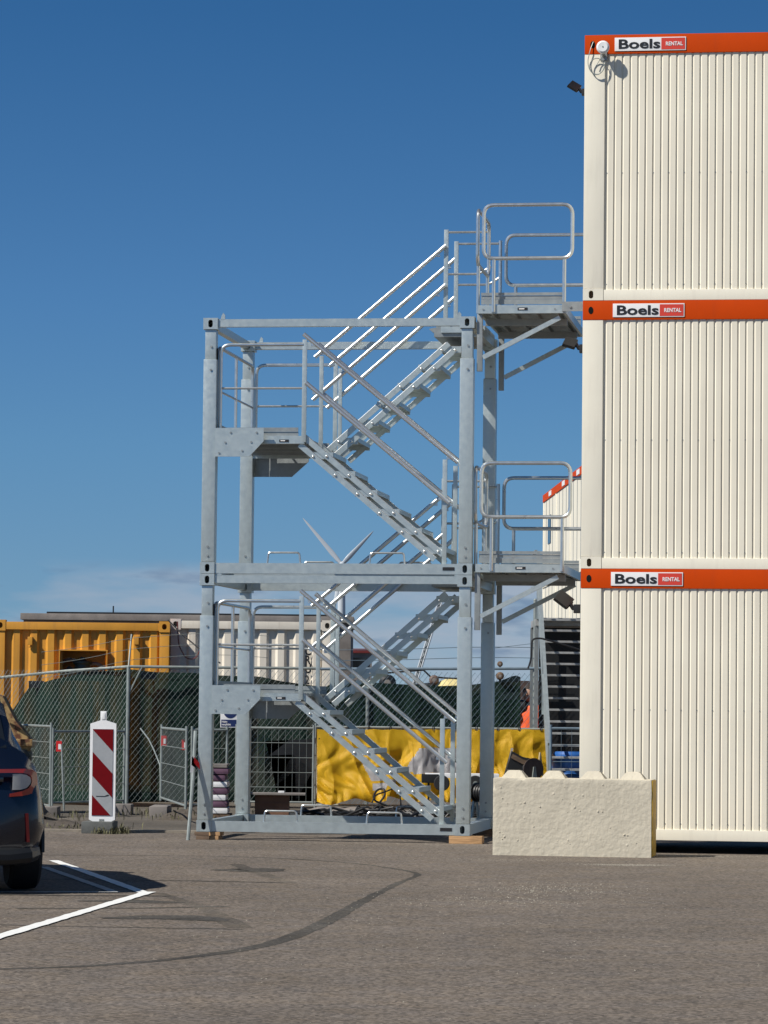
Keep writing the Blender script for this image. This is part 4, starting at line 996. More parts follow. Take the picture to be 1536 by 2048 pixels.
grid_panel(T, (X_(474, 48.4), 48.4), (X_(628, 48.4), 48.4), Z_(1604, 48.4, 550), Z_(1456, 48.4, 550), nz=5, sub=.10)
bm = B(); v = [bm.verts.new(p) for p in (at(531, 1482, 49.2), at(626, 1478, 49.2), at(626, 1604, 49.2), at(556, 1604, 49.2), at(545, 1540, 49.2))]; bm.faces.new(v); bmesh.ops.solidify(bm, geom=bm.faces[:], thickness=.01)
o = obj('black_sheet', bm, BLACKP, smooth=False); tag(o, 'black plastic sheet hanging behind the wire mesh left of the yellow tarpaulin', 'sheet')
T = thing('mesh_barrier', 'mesh barrier carrying the yellow tarpaulin', 'barrier', (0, 0, 0), 0, 'low mesh barrier panels')
grid_panel(T, (X_(632, 48.5), 48.5), (X_(1096, 48.5), 48.5), Z_(1612, 48.5, 860), Z_(1456, 48.5, 860), nz=4, sub=.16)
T = thing('mesh_barrier', 'mesh barrier below the rear staircase in front of the blue drum', 'barrier', (0, 0, 0), 0, 'low mesh barrier panels')
grid_panel(T, (X_(1102, 45.5), 45.5), (X_(1165, 45.5), 45.5), .1, Z_(1457, 45.5, 1130), nz=5, sub=.12, mt=FENCEB)
# leaning rods
T = thing('leaning_rod', 'thin grey pole leaning beside the front left post of the stair tower', 'pole', (0, 0, 0))
bm = B(); tube(bm, [at(376, 1681, 36.95), at(386, 1560, 37.1), at(391, 1462, 37.25)], .021, 8); obj('rod', bm, POSTM, T)
T = thing('warning_tape', 'red and white warning tape knotted round the leaning pole', 'tape', (0, 0, 0))
bm = B(); pts = [(at(384 + i * 4, 1512 + 4 * i + 2 * math.sin(i), 37.0), at(383 + i * 4, 1530 + 3 * i, 37.0)) for i in range(3)]
for (a, b_), (c, d) in zip(pts, pts[1:]): v = [bm.verts.new(q) for q in (a, b_, d, c)]; bm.faces.new(v)
v = [bm.verts.new(q) for q in (at(383, 1512, 37.0), at(389, 1512, 37.0), at(386, 1545, 37.02), at(380, 1545, 37.02))]; bm.faces.new(v)
bmesh.ops.solidify(bm, geom=bm.faces[:], thickness=.003); obj('white_end', bm, WHITEP2, T, smooth=False)
bm = B(); v = [bm.verts.new(q) for q in (at(388, 1513, 36.96), at(399, 1526, 36.98), at(400, 1539, 36.98), at(388, 1526, 36.96))]; bm.faces.new(v); bmesh.ops.solidify(bm, geom=bm.faces[:], thickness=.003); obj('red_end', bm, TAPE_R, T, smooth=False)
T = thing('bent_rod', 'bent pale rod leaning on the fence between the post and the mesh barrier', 'rod', (0, 0, 0))
bm = B(); tube(bm, [at(281, 1457, 48), at(297, 1478, 47.4), at(308, 1500, 46.8), at(320, 1530, 46.2), at(322, 1600, 46.0)], .010, 6); obj('rod', bm, POSTM, T)

# ------------------------------------------------------------------ yellow tarpaulin
TY = 48.40
def tarp():
    bm = B(); nx, nz = 190, 62; x0, x1 = 634, 1094; g = []
    FO = [(.035, .10, .05, .05), (.13, .38, .07, .14), (.24, .22, .09, .15), (.335, -.10, .05, .07), (.42, .30, .10, .13), (.50, -.05, .045, .05), (.62, .04, .09, .06), (.70, -.10, .05, .06), (.775, .10, .06, .08), (.85, -.12, .07, .14), (.94, .16, .08, .12)]
    def fold(u_, w):
        s = 0
        for cx, sl, wd, am in FO:
            d = (u_ - cx - sl * .30 * w + .018 * math.sin(w * 5 + cx * 40)) / (wd * (.7 + .5 * w))
            if abs(d) < 1: s += am * ((1 - abs(d)) if d < 0 else (1 - d) ** 2.2) * (.12 + .88 * w ** .8)
        return s
    for i in range(nx + 1):
        u_ = i / nx; px = x0 + (x1 - x0) * u_; cl_ = []
        bot = 1603 + 12 * noise.noise((u_ * 9, 0, 0)) - (9 if .3 < u_ < .42 else 0)
        for j in range(nz + 1):
            w = j / nz; py = 1458 + (bot - 1458) * w + 1.5 * abs(math.sin(u_ * 38)) * (1 - w)
            q = u_ * 4.2 + .5 * noise.noise((u_ * 3, w * 2, 5.5)); nz_ = noise.noise
            c1 = abs(nz_((q * 1.3, w * 1.1 + q * .2, .3))); c2_ = abs(nz_((q * 2.6 + w, w * 2.3, 4.2))); c3 = abs(nz_((q * 6 - w * 2, w * 5.0, 7.7))); lf = max(.25, 1 - 1.3 * u_)
            d = 1.15 * fold(u_, w) + .20 * c1 * (.1 + w * .9) * (.4 + lf) + .11 * c2_ * (.12 + w) * (.35 + lf) + .055 * c3 * (.3 + w)
            p = at(px, py, TY); p.y -= d; p.z += .0; cl_.append(bm.verts.new(p))
        g.append(cl_)
    for i in range(nx):
        for j in range(nz):
            u_, w = i / nx, j / nz; px = x0 + (x1 - x0) * u_; py = 1458 + 147 * w
            f = bm.faces.new((g[i][j], g[i][j + 1], g[i + 1][j + 1], g[i + 1][j]))
            inw = (1494 < py < 1548 and px > 838 - (py - 1494) * .62 + 0 and px < 905) or (1494 < py < 1548 and 905 <= px < 916)
            inw = inw or (1514 < py < 1560 and 716 + .55 * (py - 1514) < px < 732 + .75 * (py - 1514)) or (1566 < py < 1580 and 745 < px < 790)
            if inw: f.material_index = 1
    bmesh.ops.solidify(bm, geom=bm.faces[:], thickness=.002)
    o = obj('tarpaulin', bm, [TARP, TARPW], ang=24)
    for i in range(11):
        p = at(652 + i * 43, 1457, TY + .03); q = B(); tube(q, arc_path([(p.x - .012, p.y - .05, p.z - .03), (p.x - .012, p.y - .05, p.z + .025), (p.x + .012, p.y - .01, p.z + .025), (p.x + .012, p.y - .05, p.z - .03)], .01, 3), .007, 5); obj('tie', q, BLACKP, o)
    for i in range(5):
        p = at(639, 1478 + i * 27, TY - .02); q = B(); disc(q, p, .012, -.006, 'y', 10); obj('eyelet', q, BLACKP, o)
    tag(o, 'crumpled yellow tarpaulin with off-white printed patches hung on the mesh barrier', 'tarpaulin')
tarp()

# ------------------------------------------------------------------ things in the yard behind the tower
def box_thing(name, label, cat, x0, x1, y0, y1, z0, z1, mt, bev=.004, group=None):
    bm = B(); box(bm, 0, x1 - x0, 0, y1 - y0, 0, z1 - z0, bev); o = obj(name, bm, mt); o.location = (x0, y0, z0); tag(o, label, cat, group); return o
Yb = 44.5
T = thing('cardboard_box', 'brown cardboard box under a board behind the rear left tower post', 'box', (X_(512, Yb), Yb, 0))
w_ = X_(580, Yb) - X_(512, Yb); h_ = Z_(1590, Yb, 540)
bm = B(); box(bm, 0, w_, 0, .4, -.03, h_, .004); obj('carton', bm, CARDB, T)
bm = B(); box(bm, 0.002, w_ - .002, -.012, .0, h_ - .12, h_ - .1); obj('flap_edge', bm, CARDB, T, smooth=False)
T = thing('plank_board', 'long pale board lying on the cardboard box', 'board', (X_(495, Yb), Yb - .1, h_ + .002))
bm = B(); box(bm, 0, X_(613, Yb) - X_(495, Yb), 0, .45, 0, .025, .003); obj('board', bm, GREYC, T)
bm = B(); box(bm, .42, .50, .05, .12, .026, .055, .008); obj('paper_scrap', bm, WHITEP2, T)
T = thing('wood_offcut', 'small pale wood offcut beside the cardboard box', 'offcut', (X_(516, 43.8), 43.8, -.03)); bm = B(); box(bm, 0, .05, 0, .08, 0, .09, .003); obj('offcut', bm, WOOD, T)
# purple sacks
Yp = 44.0; T = thing('sack_pile', 'purple and white striped sacks stacked on a pallet behind the front left tower post', 'sacks', (X_(419, Yp), Yp, -.03))
w_ = X_(455, Yp) - X_(419, Yp)
for k in range(7):
    z = .10 + k * .085; bm = B(); box(bm, -.02 + rnd.uniform(-.02, .02), w_ + rnd.uniform(-.02, .03), 0, .7, z, z + .078, .03); obj('sack', bm, PURP if k % 2 or k > 4 else WHITEP2, T)
bm = B(); box(bm, 0, w_, 0, .7, .70, .74); obj('top_board', bm, GREYC, T)
bm = B(); box(bm, -.05, w_ + .05, 0, .7, 0, .09); obj('pallet', bm, WOODD, T, smooth=False)
# wheels of a machine under the tarpaulin
T = thing('hand_cart', 'low dark cart with black wheels in front of the yellow tarpaulin', 'cart', (X_(845, 46.5), 46.5, -.03))
w_ = X_(1000, 46.5) - X_(845, 46.5)
zc = Z_(1552, 46.5, 900) + .03
bm = B(); box(bm, .05, w_, .1, .6, zc - .03, zc + .03, .004); obj('frame', bm, WHITEP2, T)
bm = B(); box(bm, .0, w_ * .22, .08, .4, zc - .10, zc + .02, .01); obj('hitch', bm, BLACKP, T)
bm = B(); box(bm, w_ * .72, w_, .1, .5, zc - .13, zc - .06, .01); obj('battery_box', bm, BLACKP, T)
for x in (X_(885, 46.5) - X_(845, 46.5), X_(952, 46.5) - X_(845, 46.5)):
    bm = B(); lathe(bm, [(.03, -.05), (.10, -.05), (.11, -.03), (.11, .03), (.10, .05), (.03, .05)], c=(x, .04, zc - .10), ax='y', n=22); ww = obj('wheel', bm, RUBBER, T)
    bm = B(); lathe(bm, [(0, -.053), (.035, -.053), (.035, .05), (0, .05)], c=(x, .04, zc - .10), ax='y', n=12); obj('hub', bm, FENCEG, ww)
    bm = B(); bar(bm, (x, .3, zc - .1), (x, .3, zc), .03, .03, up=(0, 1, 0)); bar(bm, (x, .09, zc - .1), (x, .32, zc - .1), .02, .02); obj('axle', bm, BLACKP, T)
for s_ in (.1, w_ - .1):
    bm = B(); bar(bm, (s_, .35, 0), (s_, .35, zc - .03), .03, .03, up=(0, 1, 0)); obj('leg', bm, BLACKP, T)
# cable reels behind the concrete block
for k, (px, py, Yr, r_, lb) in enumerate(((1060, 1538, 42.5, .14, 'brown hose reel behind the concrete block'), (965, 1585, 40.9, .12, 'white hubbed cable reel beside the rear right tower post'))):
    p = at(px, py, Yr); T = thing('cable_reel', lb, 'cable reel', (p.x, Yr, p.z), R(25 + 20 * k), 'cable reels behind the concrete block')
    base = p.z
    bm = B(); lathe(bm, [(0, -.10), (r_, -.10), (r_, -.085), (r_ * .55, -.084), (r_ * .55, .084), (r_, .085), (r_, .10), (0, .10)], ax='y', n=24); obj('drum', bm, BLACKP if k != 0 else mat('brown reel', (.05, .035, .03), .6), T)
    bm = B()
    for q in range(4): tube(bm, [((r_ * .72) * math.cos(a), -.06 + .04 * q, (r_ * .72) * math.sin(a)) for a in [i * .42 for i in range(15)]], .018, 6, True)
    obj('wound_cable', bm, HOSE, T)
    bm = B(); bar(bm, (-r_ * .7, -.12, -base - .0), (0, -.12, r_ * .2), .025, .025, up=(0, 1, 0)); bar(bm, (r_ * .7, -.12, -base), (0, -.12, r_ * .2), .025, .025, up=(0, 1, 0)); bar(bm, (-r_ * .7, .12, -base), (0, .12, r_ * .2), .025, .025, up=(0, 1, 0)); bar(bm, (r_ * .7, .12, -base), (0, .12, r_ * .2), .025, .025, up=(0, 1, 0)); obj('stand', bm, FENCEG, T)
T = thing('black_crate', 'black crate tipped against a grey plank behind the left end of the concrete block', 'crate', (0, 0, 0))
bm = B(); prism(bm, [(at(x, y, 42.4).x, at(x, y, 42.4).z) for x, y in ((1024, 1502), (1046, 1514), (1066, 1519), (1052, 1560), (1008, 1560))], 'y', 42.45, 42.9); obj('shell', bm, BLACKP, T, smooth=False)
bm = B(); prism(bm, [(at(x, y, 42.4).x, at(x, y, 42.4).z) for x, y in ((1026, 1508), (1046, 1519), (1058, 1522), (1049, 1530), (1022, 1516))], 'y', 42.43, 42.448); obj('rim_band', bm, WOODD, T, smooth=False)
bm = B(); p = at(1030, 1560, 42.4); box(bm, p.x - .12, p.x + .14, 42.45, 42.9, -.03, p.z); obj('pallet', bm, WOODD, T)
T = thing('rusty_plate', 'dark brown steel plate standing behind the person in orange', 'steel plate', (at(1036, 1400, 53.2).x, 53.2, -.03))
w_ = at(1104, 1400, 53.2).x - at(1036, 1400, 53.2).x; h_ = Z_(1358, 53.2, 1070)
bm = B(); box(bm, 0, w_, 0, .03, 0, h_, .004); obj('plate', bm, mat('brown weathered steel', (.06, .035, .028), .8, var=.4, scale=3), T)
for q in (.15, w_ - .15): bm = B(); bar(bm, (q, .03, h_ * .8), (q, .9, .03), .05, .05); obj('prop', bm, WOODD, T)
T = thing('a_frame_stand', 'pale folding A-frame leaning beside the hose reel behind the concrete block', 'stand', (0, 0, 0))
bm = B(); tube(bm, [at(1068, 1620, 42.8), at(1080, 1505, 43.0)], .012, 6); tube(bm, [at(1094, 1620, 43.0), at(1080, 1505, 43.0)], .012, 6); tube(bm, [at(1072, 1580, 42.9), at(1090, 1580, 43.0)], .008, 6); obj('frame', bm, mat('pale wood', (.45, .36, .2), .7), T)
T = thing('leaning_plank', 'pale grey plank leaning at the left of the dark cable drum', 'plank', (0, 0, 0))
bm = B(); bar(bm, at(1003, 1625, 42.2), at(1024, 1497, 42.6), .03, .03, up=(0, 1, 0)); obj('plank', bm, GREYC, T)
# cable tangle on the ground
bm = B()
for k in range(26):
    cx, cy = rnd.uniform(X_(600, 45.5), X_(960, 45.5)), rnd.uniform(44.6, 47.6); pts = []
    a0 = rnd.random() * 6; r0 = rnd.uniform(.12, .5)
    for i in range(12): a = a0 + i * .5; pts.append((cx + r0 * math.cos(a) * 1.4, cy + r0 * .6 * math.sin(a), .0 + .09 * abs(math.sin(i * 1.3 + k)) * (k % 3 + .4) * .6))
    tube(bm, pts, rnd.uniform(.010, .022), 6)
o = obj('cable_tangle', bm, HOSE); o['kind'] = 'stuff'; 
T = thing('cable_loop', 'black cable loop springing up in front of the yellow tarpaulin', 'cable', (0, 0, 0))
bm = B(); tube(bm, arc_path([at(775, 1612, 45.8), at(745, 1600, 45.8), at(752, 1580, 45.8), at(768, 1576, 45.8), at(771, 1590, 45.7), at(760, 1604, 45.7)], .09), .014, 8); obj('loop', bm, HOSE, T)
T = thing('cable_loop', 'grey cable arching from the tangle towards the stair foot', 'cable', (0, 0, 0))
bm = B(); tube(bm, arc_path([at(744, 1605, 45.2), at(750, 1590, 45.3), at(775, 1582, 45.4), at(790, 1575, 45.4), at(800, 1585, 45.5), at(802, 1612, 45.5)], .12), .010, 6); obj('loop', bm, HOSE, T)
# soil mound and shadowy scraps left
bm = B(); 
for i in range(24):
    for j in range(10):
        pass
def mound(name, x0, x1, y0, y1, h, mt, seed):
    bm = B(); n, m_ = 40, 16; g = []
    for i in range(n + 1):
        r_ = []
        for j in range(m_ + 1):
            u_, w = i / n, j / m_; e = math.sin(math.pi * u_) * math.sin(math.pi * w); x = x0 + (x1 - x0) * u_; y = y0 + (y1 - y0) * w
            r_.append(bm.verts.new((x, y, -.035 + h * e ** .6 * (.55 + .8 * abs(noise.noise((x * 3, y * 3, seed)))))))
        g.append(r_)
    for i in range(n):
        for j in range(m_): bm.faces.new((g[i][j], g[i + 1][j], g[i + 1][j + 1], g[i][j + 1]))
    return obj(name, bm, mt, kind='stuff', ang=60)
SOIL = mat('dark soil', (.075, .06, .045), .95, var=.35, scale=9, bump=.6, bscale=30)
mound('soil_mound', -4.6, -3.35, 39.4, 42.5, .12, SOIL, 1.0)
mound('soil_mound', -2.95, -2.0, 44.2, 46.6, .16, SOIL, 5.0)
mound('rubble_heap', -1.4, .9, 46.8, 48.2, .14, GREYC, 8.0)
T = thing('plastic_sheet', 'crumpled pale plastic sheet on the soil between the car and the striped baffle', 'sheet', (0, 0, 0))
bm = B(); v = [bm.verts.new(at(x, y, Yq)) for x, y, Yq in ((74, 1575, 43.0), (84, 1600, 42.8), (92, 1618, 42.6), (104, 1630, 42.4), (121, 1641, 42.2), (106, 1650, 42.1), (93, 1646, 42.2), (84, 1664, 41.6), (72, 1670, 41.6))]
c_ = bm.verts.new(at(88, 1632, 42.0))
for i in range(9): bm.faces.new((v[i], v[(i + 1) % 9], c_))
bmesh.ops.solidify(bm, geom=bm.faces[:], thickness=.01); obj('sheet', bm, KERB, T, smooth=False)
# sign on the fence
T = thing('mandatory_sign', 'white sign with dark blue disc and blue text field beside the rear left tower post', 'sign', (X_(441, 49.7), 49.7, Z_(1455, 49.7, 460)))
w_ = X_(474, 49.7) - X_(441, 49.7); h_ = Z_(1400, 49.7, 460) - Z_(1455, 49.7, 460)
bm = B(); box(bm, 0, w_, 0, .006, 0, h_, .001); obj('board', bm, WHITEP2, T)
bm = B(); box(bm, .012, w_ - .008, -.003, -.0005, .014, .115); obj('text_field', bm, SIGNB, T, smooth=False)
bm = B(); disc(bm, (w_ * .6, -.001, .13 + .105), .10, -.002, 'y', 24); dd = obj('disc', bm, SIGNB, T)
text('Helm\nverplicht', .040, 'lettering', WHITEP, T, (.02, -.0045, .072), sx=.95, bold=.001, thick=.0005)
# blue drum
T = thing('blue_drum', 'blue plastic drum behind the mesh below the rear staircase', 'drum', (X_(1143, 47.2), 47.2, -.03))
bm = B(); lathe(bm, [(.0, 0), (.25, 0), (.27, .02), (.27, .28), (.285, .30), (.27, .32), (.27, .58), (.285, .60), (.27, .62), (.27, .88), (.24, .92), (0, .92)], n=28); obj('barrel', bm, BLUEP, T)
bm = B(); lathe(bm, [(.0, .925), (.04, .925), (.04, .95), (0, .95)], c=(.12, 0, 0), n=10); obj('bung', bm, BLACKP, T)
# rusty machine bucket at the far left
T = thing('rusty_digger_arm', 'rusty ochre digger arm end behind the parked car', 'digger arm', (0, 0, 0))
bm = B(); pl = [(at(x, y, 46.5).x, at(x, y, 46.5).z) for x, y in ((-60, 1370), (5, 1392), (30, 1440), (60, 1478), (64, 1495), (56, 1497), (55, 1545), (-60, 1640))]; prism(bm, pl, 'y', 46.5, 46.9); obj('side_plate', bm, RUST, T, smooth=False)
bm = B(); a = at(20, 1478, 46.4); c = at(64, 1492, 46.4); box(bm, a.x, c.x, 46.42, 47.0, c.z, a.z, .01); obj('cross_tube', bm, RUST, T)
bm = B(); lathe(bm, [(0, 0), (.09, 0), (.09, .5), (0, .5)], c=at(46, 1512, 46.45), ax='y', n=18); obj('pivot_pin', bm, BLACKP, T)
bm = B(); tube(bm, [at(-30, 1390, 46.3), at(5, 1410, 46.3), at(14, 1450, 46.3), at(12, 1520, 46.3)], .02, 8); obj('hydraulic_hose', bm, HOSE, T)
bm = B(); a = at(-60, 1640, 46.5); box(bm, a.x, a.x + .5, 46.4, 47.2, -.03, a.z + .3); obj('skid', bm, RUST, T)

# ------------------------------------------------------------------ pile of plant behind the right part of the fence
T = thing('pipe_pile', 'heap of dark pipes and hoses behind the green net', 'pipe pile', (0, 0, 0))
for k, (xa, ya, xb, yb, r_) in enumerate(((640, 1405, 880, 1375, .09), (690, 1392, 1000, 1385, .10), (760, 1400, 1040, 1372, .08), (700, 1420, 1050, 1415, .12), (650, 1440, 1050, 1440, .13))):
    bm = B(); a = at(xa, ya, 51.3 + .1 * k); c = at(xb, yb, 51.3 + .1 * k); tube(bm, [a, a.lerp(c, .5) + Vector((0, 0, .02)), c], r_, 14); obj('pipe', bm, [BLACKP, GREYC, WOODD][k % 3], T)
bm = B(); tube(bm, [at(x, 1350 - 14 * math.sin((x - 730) / 150) if x < 850 else 1355 + 2 * math.sin(x / 20), 50.9) for x in range(735, 945, 14)], .014, 6); obj('hose', bm, HOSE, T)
bm = B(); p = at(660, 1500, 51.5); box(bm, p.x, at(1050, 1500, 51.5).x, 51.2, 52.4, -.03, p.z + .1); obj('stack_base', bm, GREYC, T)
for k, (px, py, r_, mt_, lb) in enumerate(((775, 1366, .13, BLACKP, 'round black fitting on the pipe pile, left'), (868, 1360, .075, mat('brown cast fitting', (.14, .09, .07), .6, var=.3), 'round brown fitting on the pipe pile beside the stair handrail'), (1000, 1328, .042, WOODD, 'small brown lamp standing on the fence rail'), (1000, 1352, .06, WOODD, 'dark brown fitting below the fence rail lamp'))):
    p = at(px, py, 50.8 if k < 2 else 50.02); T = thing('pipe_fitting' if k != 2 else 'fence_lamp', lb, 'fitting' if k != 2 else 'lamp', p)
    bm = B(); lathe(bm, [(0, -r_ * .8), (r_ * .6, -r_ * .8), (r_, -r_ * .35), (r_, r_ * .35), (r_ * .6, r_ * .8), (0, r_ * .8)], ax='y', n=18); obj('housing', bm, mt_, T)
    bm = B(); lathe(bm, [(0, -r_ * .84), (r_ * .35, -r_ * .84), (r_ * .4, -r_ * .78), (0, -r_ * .75)], ax='y', n=14); obj('cap', bm, GREYC, T)
    if k in (2, 3): bm = B(); tube(bm, [(0, 0, -r_ * 1.6), (0, 0, -r_ * .7)], r_ * .3, 8); obj('stem', bm, BLACKP, T)
    else:
        bm = B(); tube(bm, [(0, .1, -r_ * 1.9), (0, .1, -r_ * .5)], r_ * .45, 8); obj('stem', bm, BLACKP, T)
T = thing('yellow_bag', 'pale yellow bag on the pipe pile left of the front right tower post', 'bag', at(905, 1378, 50.9))
bm = B(); lathe(bm, [(0, 0), (.22, 0), (.27, .03), (.22, .09), (.12, .14), (0, .15)], n=16)
for v in bm.verts: v.co += Vector((.02 * noise.noise(v.co * 9), 0, .02 * noise.noise(v.co * 7)))
obj('sack', bm, mat('pale yellow cloth', (.62, .52, .24), .7), T)

# red roofed hut and pole mast behind
T = thing('red_roof_cabin', 'far cabin with dark red roof seen past the end of the white container', 'cabin', (X_(680, 75), 75, 0))
w_ = X_(742, 75) - X_(680, 75); zt = Z_(1297, 75, 700)
bm = B(); box(bm, 0, w_, 0, 2.5, 0, zt - .10); obj('wall', bm, GREYC, T, smooth=False)
bm = B(); box(bm, -.03, w_ + .03, -.05, 2.6, zt - .10, zt + .0, .01); obj('roof', bm, REDR, T)
bm = B(); box(bm, .05, w_ - .05, -.012, 0, zt - .42, zt - .2); obj('window', bm, GLASS, T, smooth=False)
T = thing('leaning_mast', 'thin leaning lattice mast rising from behind the fence', 'mast', (0, 0, 0))
a = at(828, 1372, 52.0); c = at(880, 1205, 52.0)
for q in (-.028, .028):
    bm = B(); tube(bm, [a + Vector((q, 0, 0)), c + Vector((q, 0, 0))], .014, 6); obj('chord', bm, TURB, T)
bm = B(); tube(bm, [a + Vector((0, .05, 0)), c + Vector((0, .05, 0))], .014, 6); obj('chord', bm, GALVD, T)
bm = B()
for i in range(16): p = a.lerp(c, i / 16); q = a.lerp(c, (i + 1) / 16); tube(bm, [p + Vector((-.028 if i % 2 else .028, 0, 0)), q + Vector((.028 if i % 2 else -.028, 0, 0))], .007, 4)
obj('lacing', bm, BLACKP, T)
bm = B(); tube(bm, [Vector((a.x - .5, 52, -.03)), a], .03, 6); obj('mast_foot', bm, GALVD, T)

# ------------------------------------------------------------------ wind turbine
DT = 1100.; hub = at(684, 1130, DT)
T = thing('wind_turbine', 'white wind turbine on the horizon seen through the stair tower', 'wind turbine', (hub.x, DT, 0))
bm = B(); tube(bm, [(0, 0, -3), (0, 0, hub.z * .5), (0, 0, hub.z - .8)], [1.75, 1.45, 1.05], 20); obj('tower', bm, TURB, T)
bm = B(); box(bm, -1.1, 1.1, -2.5, 4.5, hub.z - 1.0, hub.z + 1.2, .4); obj('nacelle', bm, TURB, T)
bm = B(); lathe(bm, [(0, -4.2), (.7, -3.9), (1.0, -3.2), (1.05, -2.5), (0, -2.4)], c=(0, 0, hub.z), ax='y', n=18); obj('hub', bm, TURB, T)
for px, py in ((606, 1037), (747, 1063), (664, 1243)):
    tip = at(px, py, DT); d = Vector((tip.x - hub.x, 0, tip.z - hub.z)); Lb = d.length; d.normalize(); s = Vector((d.z, 0, -d.x)); bm = B(); prev = None
    for f_, c_, th in ((0, .4, .4), (.12, .7, .3), (.25, .8, .2), (.6, .55, .12), (.9, .3, .06), (1, .06, .02)):
        p = Vector((0, -3.2, hub.z)) + d * Lb * f_; rg = [bm.verts.new(p + s * (c_ * math.cos(a)) + Vector((0, th * math.sin(a) + c_ * .25 * math.cos(a), 0))) for a in [i * math.pi / 5 for i in range(10)]]
        if prev:
            for i in range(10): bm.faces.new((prev[i], prev[(i + 1) % 10], rg[(i + 1) % 10], rg[i]))
        prev = rg
    bm.faces.new(prev); obj('blade', bm, TURB, T)

# ------------------------------------------------------------------ rear staircase and far cabins
T = thing('rear_staircase', 'grey steel staircase with dark gaps between treads, beside the container stack', 'staircase', (X_(1100, 46) + .0, 46.0, 0))
ox = X_(1100, 46); SX0, SX1 = .06, 1.15
NT = 17
for i in range(NT):
    z = .165 * (i + 1); y = .215 * i; bm = B(); box(bm, SX0 - .0, SX1, y, y + .25, z - .03, z, .003); obj('tread', bm, LOTG, T, smooth=False)
zt_ = .165 * NT; yt = .215 * NT
for x in (SX0 - .045, SX1 + .012):
    bm = B(); bar(bm, (x, 0, .10), (x, yt, zt_ - .02), .02, .20, up=(0, 0, 1)); obj('stringer', bm, GALV, T, smooth=False)
for x in (SX0 - .07, SX1 + .04):
    for dz, r_ in ((.95, .022), (.5, .018)):
        bm = B(); bar(bm, (x, -.1, dz + .05), (x, yt, zt_ + dz), r_ * 2, r_ * 2); obj('handrail', bm, GALV, T)
    for q in (0, .5, 1):
        bm = B(); bar(bm, (x, yt * q, zt_ * q), (x, yt * q, zt_ * q + 1.0), .035, .035, up=(0, 1, 0)); obj('rail_post', bm, GALV, T, smooth=False)
bm = B(); box(bm, SX0 - .10, SX1 + .05, yt + .02, yt + 1.6, zt_ - .10, zt_, .004); obj('landing', bm, LOTG, T)
for q in range(4):
    bm = B(); box(bm, SX0 - .05, SX1, yt + .05 + q * .38, yt + .38 + q * .38, zt_ + .003, zt_ + .02); obj('deck_panel', bm, LOTG, T, smooth=False)
bm = B(); box(bm, SX0 - .02, SX1, yt + .6, yt + .62, .2, zt_ - .11); obj('dark_void_sheet', bm, BLACKP, T, smooth=False)  # black sheet added to stand for the shaded void behind the treads
for x, y in ((SX0 - .08, yt + .1), (SX1, yt + .1), (SX0 - .08, yt + 1.5), (SX1, yt + 1.5)):
    bm = B(); bar(bm, (x, y, -.03), (x, y, zt_ - .10), .06, .06, up=(0, 1, 0)); obj('support_post', bm, GALVD, T, smooth=False)
bm = B(); bar(bm, (SX0 - .10, yt + 1.55, zt_ + 1.0), (SX0 - .10, yt + .05, zt_ + 1.0), .04, .04); bar(bm, (SX0 - .10, yt + 1.55, zt_ + .5), (SX0 - .10, yt + .05, zt_ + .5), .03, .03); obj('landing_rail', bm, GALV, T)
T = thing('slack_hose', 'black hose slung between the fence post and the rear staircase', 'hose', (0, 0, 0))
bm = B(); tube(bm, arc_path([at(1056, 1337, 45.9), at(1062, 1320, 45.9), at(1064, 1278, 45.9), at(1080, 1276, 45.9), at(1110, 1284, 45.9), at(1162, 1300, 45.9)], .12), .013, 6); obj('hose', bm, HOSE, T)

def far_cabin(i, lv, label, x, Y, rz):
    T = thing('far_office_container', label, 'container', (x, Y, .1 + lv * 2.8), rz, 'far row of stacked office containers'); Lh = 4.82
    bm = B(); n = 5
    box(bm, 0, .12, .02, Lh - .02, .12, 2.55); box(bm, .12, 2.4, .02, .06, .12, 2.55); obj('wall', bm, CREAM, T, smooth=False)
    for k in range(1, 4):
        bm = B(); box(bm, -.012, .0, k * Lh / 4 - .03, k * Lh / 4 + .03, .13, 2.54); obj('panel_joint', bm, GALVD, T, smooth=False)
    for y in (0, Lh - .16):
        bm = B(); box(bm, -.02, .14, y + .01, y + .15, .0, 2.55, .01); obj('corner_post', bm, CREAM2, T)
    bm = B(); box(bm, -.02, 2.4, .0, Lh, .0, .115); obj('bottom_rail', bm, CREAM2, T, smooth=False)
    bm = B(); box(bm, -.03, 2.42, .0, Lh, 2.555, 2.79); obj('orange_band' if lv == 2 else 'white_band', bm, ORANGE if lv == 2 else CREAM2, T, smooth=False)
    if lv == 2:
        bm = B(); box(bm, -.045, -.032, Lh * .3, Lh * .3 + .9, 2.60, 2.75); s_ = obj('sign', bm, WHITEP, T, smooth=False)
    if i == 0 and lv == 2:
        bm = B(); box(bm, -.02, .01, 1.8, 2.9, 1.1, 2.0); obj('window', bm, GLASS, T, smooth=False)
    return T
names = {0: 'far end', 1: 'second from the far end', 2: 'third from the far end'}
for lv, nm in ((0, 'bottom'), (1, 'middle'), (2, 'top')):
    for i in range(3):
        Y = 105.2 - 4.84 * i; x = 5.22 + .034 * (110 - Y) - .0
        far_cabin(i, lv, f'far cream container behind the rear staircase, {nm} tier, {names[i]}', x, Y, -math.atan(-.034) * 1)

